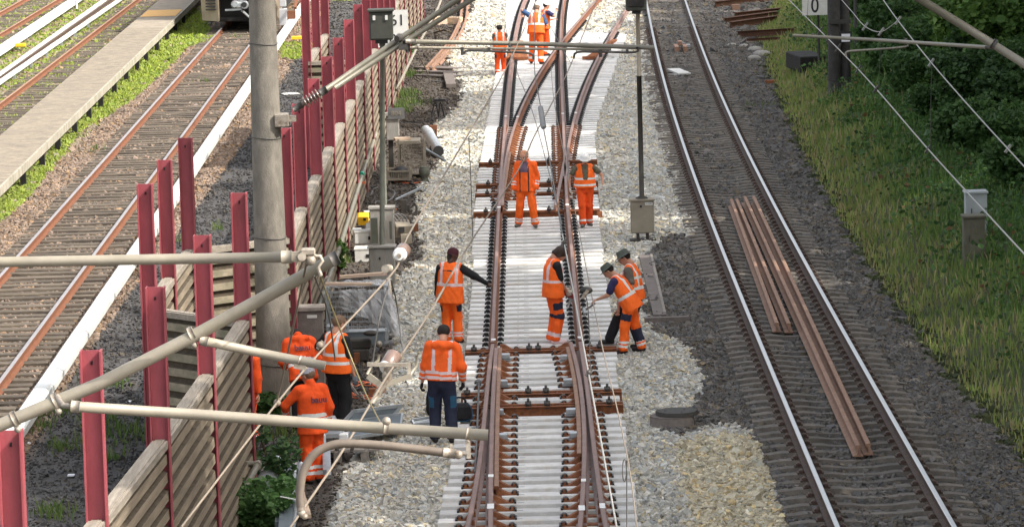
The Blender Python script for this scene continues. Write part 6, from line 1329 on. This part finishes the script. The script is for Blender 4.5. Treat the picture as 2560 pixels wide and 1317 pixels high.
def pick(n, xl, xh, yl, yh, f, boost=1.):
    x = rng.uniform(xl, xh, n); y = rng.uniform(yl, yh, n); px, py, z = proj(np.stack([x, y, hgt(x, y)], 1)); k = (px > -60) & (px < 2640) & (py > -80) & (py < 1380); k[k] &= f(x[k], y[k], px[k], py[k]); return x[k], y[k]
def ramp(n, lo, hi): t = rng.uniform(size=(n,1)); return np.array(lo)*(1-t)+np.array(hi)*t
# slope: straw grass near the ballast, taller and darker away from it
X, Y = pick(260000, 3, 26, 54, 180, lambda x, y, px, py: (x > xe(y)+.12*dapple(x,y,2)+.05) & (rng.uniform(size=len(x)) < np.clip(1.2-(x-xe(y))/11, .25, 1)))
d = X-xe(Y); n = len(X); t = np.clip(d/2.4+.5*dapple(X, Y, .8), 0, 1)[:,None]; c1 = ramp(n, (.36,.35,.12), (.22,.32,.07)); c2 = ramp(n, (.05,.125,.03), (.12,.22,.045))
straw = (rng.uniform(size=n) < .28*(1-t[:,0])+.02)[:,None]; c = np.where(straw, ramp(n, (.42,.35,.18), (.30,.25,.12)), c1*(1-t)+c2*t)
blades('grass', X, Y, (.12+.16*np.clip(d/1.5,0,1))*rng.lognormal(0,.3,n), .012+.00016*Y+.004*rng.uniform(size=n), c, 'rough grass on the slope, straw coloured at the ballast edge and darker higher up', lean=.5)
# yard grass
def yl(x, y, px, py):
    n2 = dapple(x, y, 2.3, 4); g = np.zeros(len(x), bool)
    for P, t in ((GRASSP,-.45),(GR2,.1),(GR3,-.3),(GR4,-.25)): g |= inpoly(px, py, P) & (n2 > t)
    w_ = (x < -12.1) & (n2+dapple(x,y,.6,1)*.7 > .22); return (g | w_) & (x < -4.4) & ~((x > fl(y)) & (x < fr(y)))
X, Y = pick(150000, -24, -4.4, 58, 185, yl); n = len(X)
blades('grass', X, Y, rng.uniform(.05,.17,n), .014+.00016*Y, ramp(n, (.20,.30,.025), (.34,.40,.055)), 'bright sunlit grass and weeds growing between the yard tracks', lean=.7)
# small tufts on paths
spots = [(130,1035,.9,90),(175,1025,.5,60),(90,1080,.5,60),(160,1120,.5,60),(290,1080,1.2,120),(330,1100,1.0,100),(275,1150,.4,50),(295,965,.4,50),(230,960,.5,50),(140,1285,.6,90),(280,1045,.7,70),(765,1100,.5,60),(545,578,.3,30),(460,608,.3,30),(745,35,.5,30),(760,82,.5,30),(1010,190,.8,220),(1010,240,.9,260),(990,280,.8,260),(1020,260,1.0,160),(840,660,.7,110),(1000,270,1.2,80),(820,640,.5,60),(495,605,.2,30),(510,210,.6,40),(590,98,.6,40),(235,380,1.0,50),(650,270,.5,50),(650,1010,.8,120),(700,1090,.7,80),(730,1000,.8,120),(790,900,.5,80),(940,312,.6,50),(1890,270,1.2,60),(1880,620,.5,20)]
xs2, ys2 = [], []
for px, py, r, k in spots:
    p = G(px, py); xs2.append(p[0]+rng.normal(0, r*.28, k)); ys2.append(p[1]+rng.normal(0, r*.5, k))
X, Y = np.concatenate(xs2), np.concatenate(ys2); n = len(X)
blades('weeds', X, Y, rng.uniform(.08,.28,n), np.full(n,.022), ramp(n, (.06,.12,.025), (.15,.20,.05)), 'scattered weed tufts on the cinder paths and along the barrier foot', 'weeds', .6)
# brambles and nettles on the slope
X, Y = pick(210000, 4, 30, 56, 185, lambda x, y, px, py: (x > xe(y)+1.0+.8*dapple(x,y,.6,2)) & (dapple(x,y,.7,5)+.75*(x-xe(y)-.5)/3 > rng.uniform(-.2,.8,len(x)))); n = len(X)
Z = hgt(X, Y)+rng.uniform(.1,.5,n)*(1+.5*dapple(X,Y,.5)); cols = ramp(n, (.025,.065,.02), (.08,.165,.04)); 
cols[rng.uniform(size=n) < .05] = (.16,.09,.04)
o = bpy.data.objects.new('brambles', leafcloud(np.stack([X,Y,Z],1), .085, cols, 'brambles', .6)); C.objects.link(o); tag(o, 'low dark brambles and nettles covering the upper slope', 'undergrowth', kind='stuff')
def limb(mb, p, d, L, r, depth, tips):
    pts = [Vector(p)]; q = Vector(p); dd = Vector(d)
    for i in range(4): dd = (dd+Vector((random.uniform(-.18,.18),random.uniform(-.18,.18),random.uniform(-.02,.14)))).normalized(); q = q+dd*L/4; pts.append(q.copy())
    mb.tube(pts, [r*(1-.16*i) for i in range(5)], 7, 0, False); tips.append(q.copy())
    if depth: 
        for k in range(3 if depth > 1 else 2): a = random.uniform(0,6.28); nd = (dd+Vector((math.cos(a),math.sin(a),random.uniform(-.1,.5)))*.85).normalized(); limb(mb, pts[random.randint(2,4)], nd, L*.62, r*.5, depth-1, tips)
def tree(x, y, H, W, lab, nl=9000, leaf=.26, z0=.32, col=((.03,.07,.018),(.07,.13,.03)), holes=.0, nm='broadleaf_tree', cat='tree', grp=None):
    b = Vector((x, y, float(hgt(x,y)))); root = thing(nm, lab, cat, tuple(b), group=grp); mb = MB(); tips = []
    mb.tube([b+Vector((0,0,-.3)), b+Vector((.05,0,H*.25)), b+Vector((.1,.1,H*.55)), b+Vector((0,0,H*.85))], [H*.022,H*.018,H*.012,.03], 9)
    for k in range(9): a = k*2.4; h = H*(z0+.06+.55*k/9); limb(mb, b+Vector((0,0,h)), (math.cos(a),math.sin(a),.45), W*.42*(1-.4*k/9), H*.008, 1, tips)
    part(root, 'trunk', mb, 'bark')
    cl = [np.array(t) for t in tips]; cl += [np.array(b+Vector((random.uniform(-.35,.35)*W, random.uniform(-.35,.35)*W, H*random.uniform(z0+.05,.95)))) for _ in range(16)]
    P = []
    for c0 in cl:
        k = nl//len(cl); r_ = W*random.uniform(.13,.2); v = rng.normal(size=(k,3)); v /= np.linalg.norm(v,axis=1)[:,None]; P.append(c0+v*r_*(rng.uniform(.35,1,(k,1))**.5)*np.array([1,1,.7]))
    P = np.concatenate(P); cc = ramp(len(P), *col)*(.8+.4*(np.repeat(rng.uniform(size=len(cl)), nl//len(cl)))[:,None])
    me = leafcloud(P-np.array(b), leaf, cc, 'crown', .6); part(root, 'crown', me, None, True); return root
def shrub(x, y, H, W, lab, n=3200, leaf=.12, col=((.03,.07,.02),(.08,.15,.035)), nm='shrub', stems=6, grp=None, z=None):
    b = Vector((x, y, float(hgt(x,y)) if z is None else z)); root = thing(nm, lab, 'shrub', tuple(b), group=grp); mb = MB(); cl = []
    for k in range(stems): a = k*2.4+random.random(); q = b+Vector((math.cos(a)*W*.3*random.uniform(.3,1), math.sin(a)*W*.3*random.uniform(.3,1), H*random.uniform(.5,.9))); mb.tube([b, (b+q)/2+Vector((0,0,H*.12)), q], [.03*H,.02*H,.006], 6); cl += [np.array(q), np.array((b*.45+q*.55))]
    part(root, 'stems', mb, 'bark'); P = []
    for c0 in cl: k = n//len(cl); v = rng.normal(size=(k,3)); v /= np.linalg.norm(v,axis=1)[:,None]; P.append(c0+v*W*.24*(rng.uniform(.3,1,(k,1))**.5)*np.array([1,1,H/W*.8]))
    P = np.concatenate(P); P[:,2] = np.maximum(P[:,2], b.z+.03); part(root, 'foliage', leafcloud(P-np.array(b), leaf, ramp(len(P), *col), 'foliage', .5), None, True); return root
# dark wood edge in the upper right: shrubs, then trees
k = 0
for px, py, H, W, lb in ((2240,70,2.6,2.6,'dark rounded shrub behind the dark mast near the top edge'),(2330,40,3.4,3.2,'dark shrub under the slanting corner tube, upper one'),(2420,110,3.2,3.0,'dark shrub crossed by the slanting corner tube'),(2480,230,2.0,2.8,'dark bramble bush below the slanting corner tube'),(2550,330,1.8,2.4,'dark bramble bush on the right edge under the overhead wire'),(2300,180,1.6,2.4,'low dark bramble bush right of the dark mast'),(2430,320,1.8,2.4,'low dark bush in the middle of the upper slope'),(2200,10,2.6,2.6,'dark shrub at the top edge right of the distance board'),(2480,20,3.6,3.4,'tall dark shrub in the upper right corner')):
    p = GT(px, py); shrub(p[0], p[1], H, W, lb, 9000, .11, ((.022,.060,.018),(.062,.125,.032)), 'dark_shrub', grp=None)
for px, py, lb in ((2500,120,'brighter green leafy branch bush in the upper right corner'),(2400,85,'brighter green bush left of the corner tube clamp')):
    p = GT(px, py+120); shrub(p[0], p[1], 2.7, 2.2, lb, 3600, .15, ((.07,.15,.03),(.13,.22,.05)), 'hazel_shrub')  # leaves in a brighter green than the dark shrubs around
bi = 0
for px, py in ((2170,60),(2190,140),(2230,200),(2270,110),(2290,250),(2340,190),(2350,300),(2380,130),(2400,240),(2420,380),(2450,300),(2470,150),(2500,400),(2520,260),(2545,180),(2550,470),(2380,30),(2240,20),(2560,90)):
    p = GT(px, py); H = random.uniform(.9,1.7); shrub(p[0], p[1], H, H*1.9, 'dark bramble bush among its like on the upper slope at the right', 4200, .095, ((.028,.075,.02),(.075,.15,.035)), 'bramble_bush', 5, grp='dark bramble bushes on the slope'); bi += 1
# the elder bush at the lower edge
p = G(640, 1322); shrub(p[0], p[1]-.3, .7, 1.5, 'leafy green elder bush at the foot of the near barrier', 3000, .085, ((.05,.12,.035),(.11,.21,.06)), 'elder_bush', 9)
p = G(690, 1262); shrub(p[0], p[1], 1.25, .8, 'upright dark sapling in front of the fat galvanised pipe', 700, .075, ((.03,.075,.03),(.08,.15,.045)), 'sapling', 4)
p = G(838, 700); shrub(p[0], p[1], .8, .6, 'small green weed bush with white flowers between barrier and wrapped crate', 700, .09, ((.06,.14,.03),(.13,.22,.05)), 'weed_bush', 4)
p = G(1065, 150); shrub(p[0]-.6, p[1], 1.2, .9, 'green climbing shrub at the far barrier above the paved patch', 700, .11, ((.04,.11,.03),(.10,.2,.05)), 'climbing_shrub', 4)
p = G(668, 1050); shrub(p[0], p[1]-.4, .6, .9, 'low green creeper around the foot of the concrete mast', 900, .08, ((.04,.10,.025),(.10,.18,.05)), 'creeper', 5)
for i, y in enumerate(range(36, 112, 6)):
    x = .122*y+5.6+.8*math.sin(i*2.1); tree(x, y, 9.5+1.5*math.sin(i*1.7), 6.0, f'leafy lower tree along the foot of the right bank, {ORD[i]} from the bridge', 11000, .15, z0=.04, col=((.022,.055,.015),(.055,.10,.025)), nm='understorey_tree')
# tall trees of the right bank: outside or above the picture, they throw the shade
ti = 0; ORD2 = ORD+['twenty-'+q for q in ORD[:9]]+['thirtieth']+['thirty-'+q for q in ORD[:9]]
for x, y, H, W in sorted(((12.5,34,17,8.5),(11.5,42,18,8),(13,50,19,9),(12,58,18,8),(14,65,19,9),(13,73,17,8),(15.5,81,17,8),(15,90,15,7.5),(17,99,13,7),(18,109,12,7),(19,120,11,7),(20.5,131,12,7),(22,143,12,8),(24,156,13,8),(17.5,70,21,9),(18,56,22,9),(17,44,21,9),(22,88,17,8),(14.5,92,18,9),(16.5,109,18,8),(17.5,115,18,8),(18.5,121,17,8),(16,101,10,7),(18,128,13,8),(19.5,137,13,8),(17.8,124,11,7),(19,133,12,7),(20.5,148,12,8),(22,158,13,8),(16.8,105,12,7),(15.6,96,13,7)), key=lambda q: q[1]):
    tree(x, y, H, W, f'tall dark broadleaf tree on the right bank, {ORD2[ti]} from the bridge', 11000, .34, z0=.25, col=((.022,.055,.015),(.055,.10,.025))); ti += 1
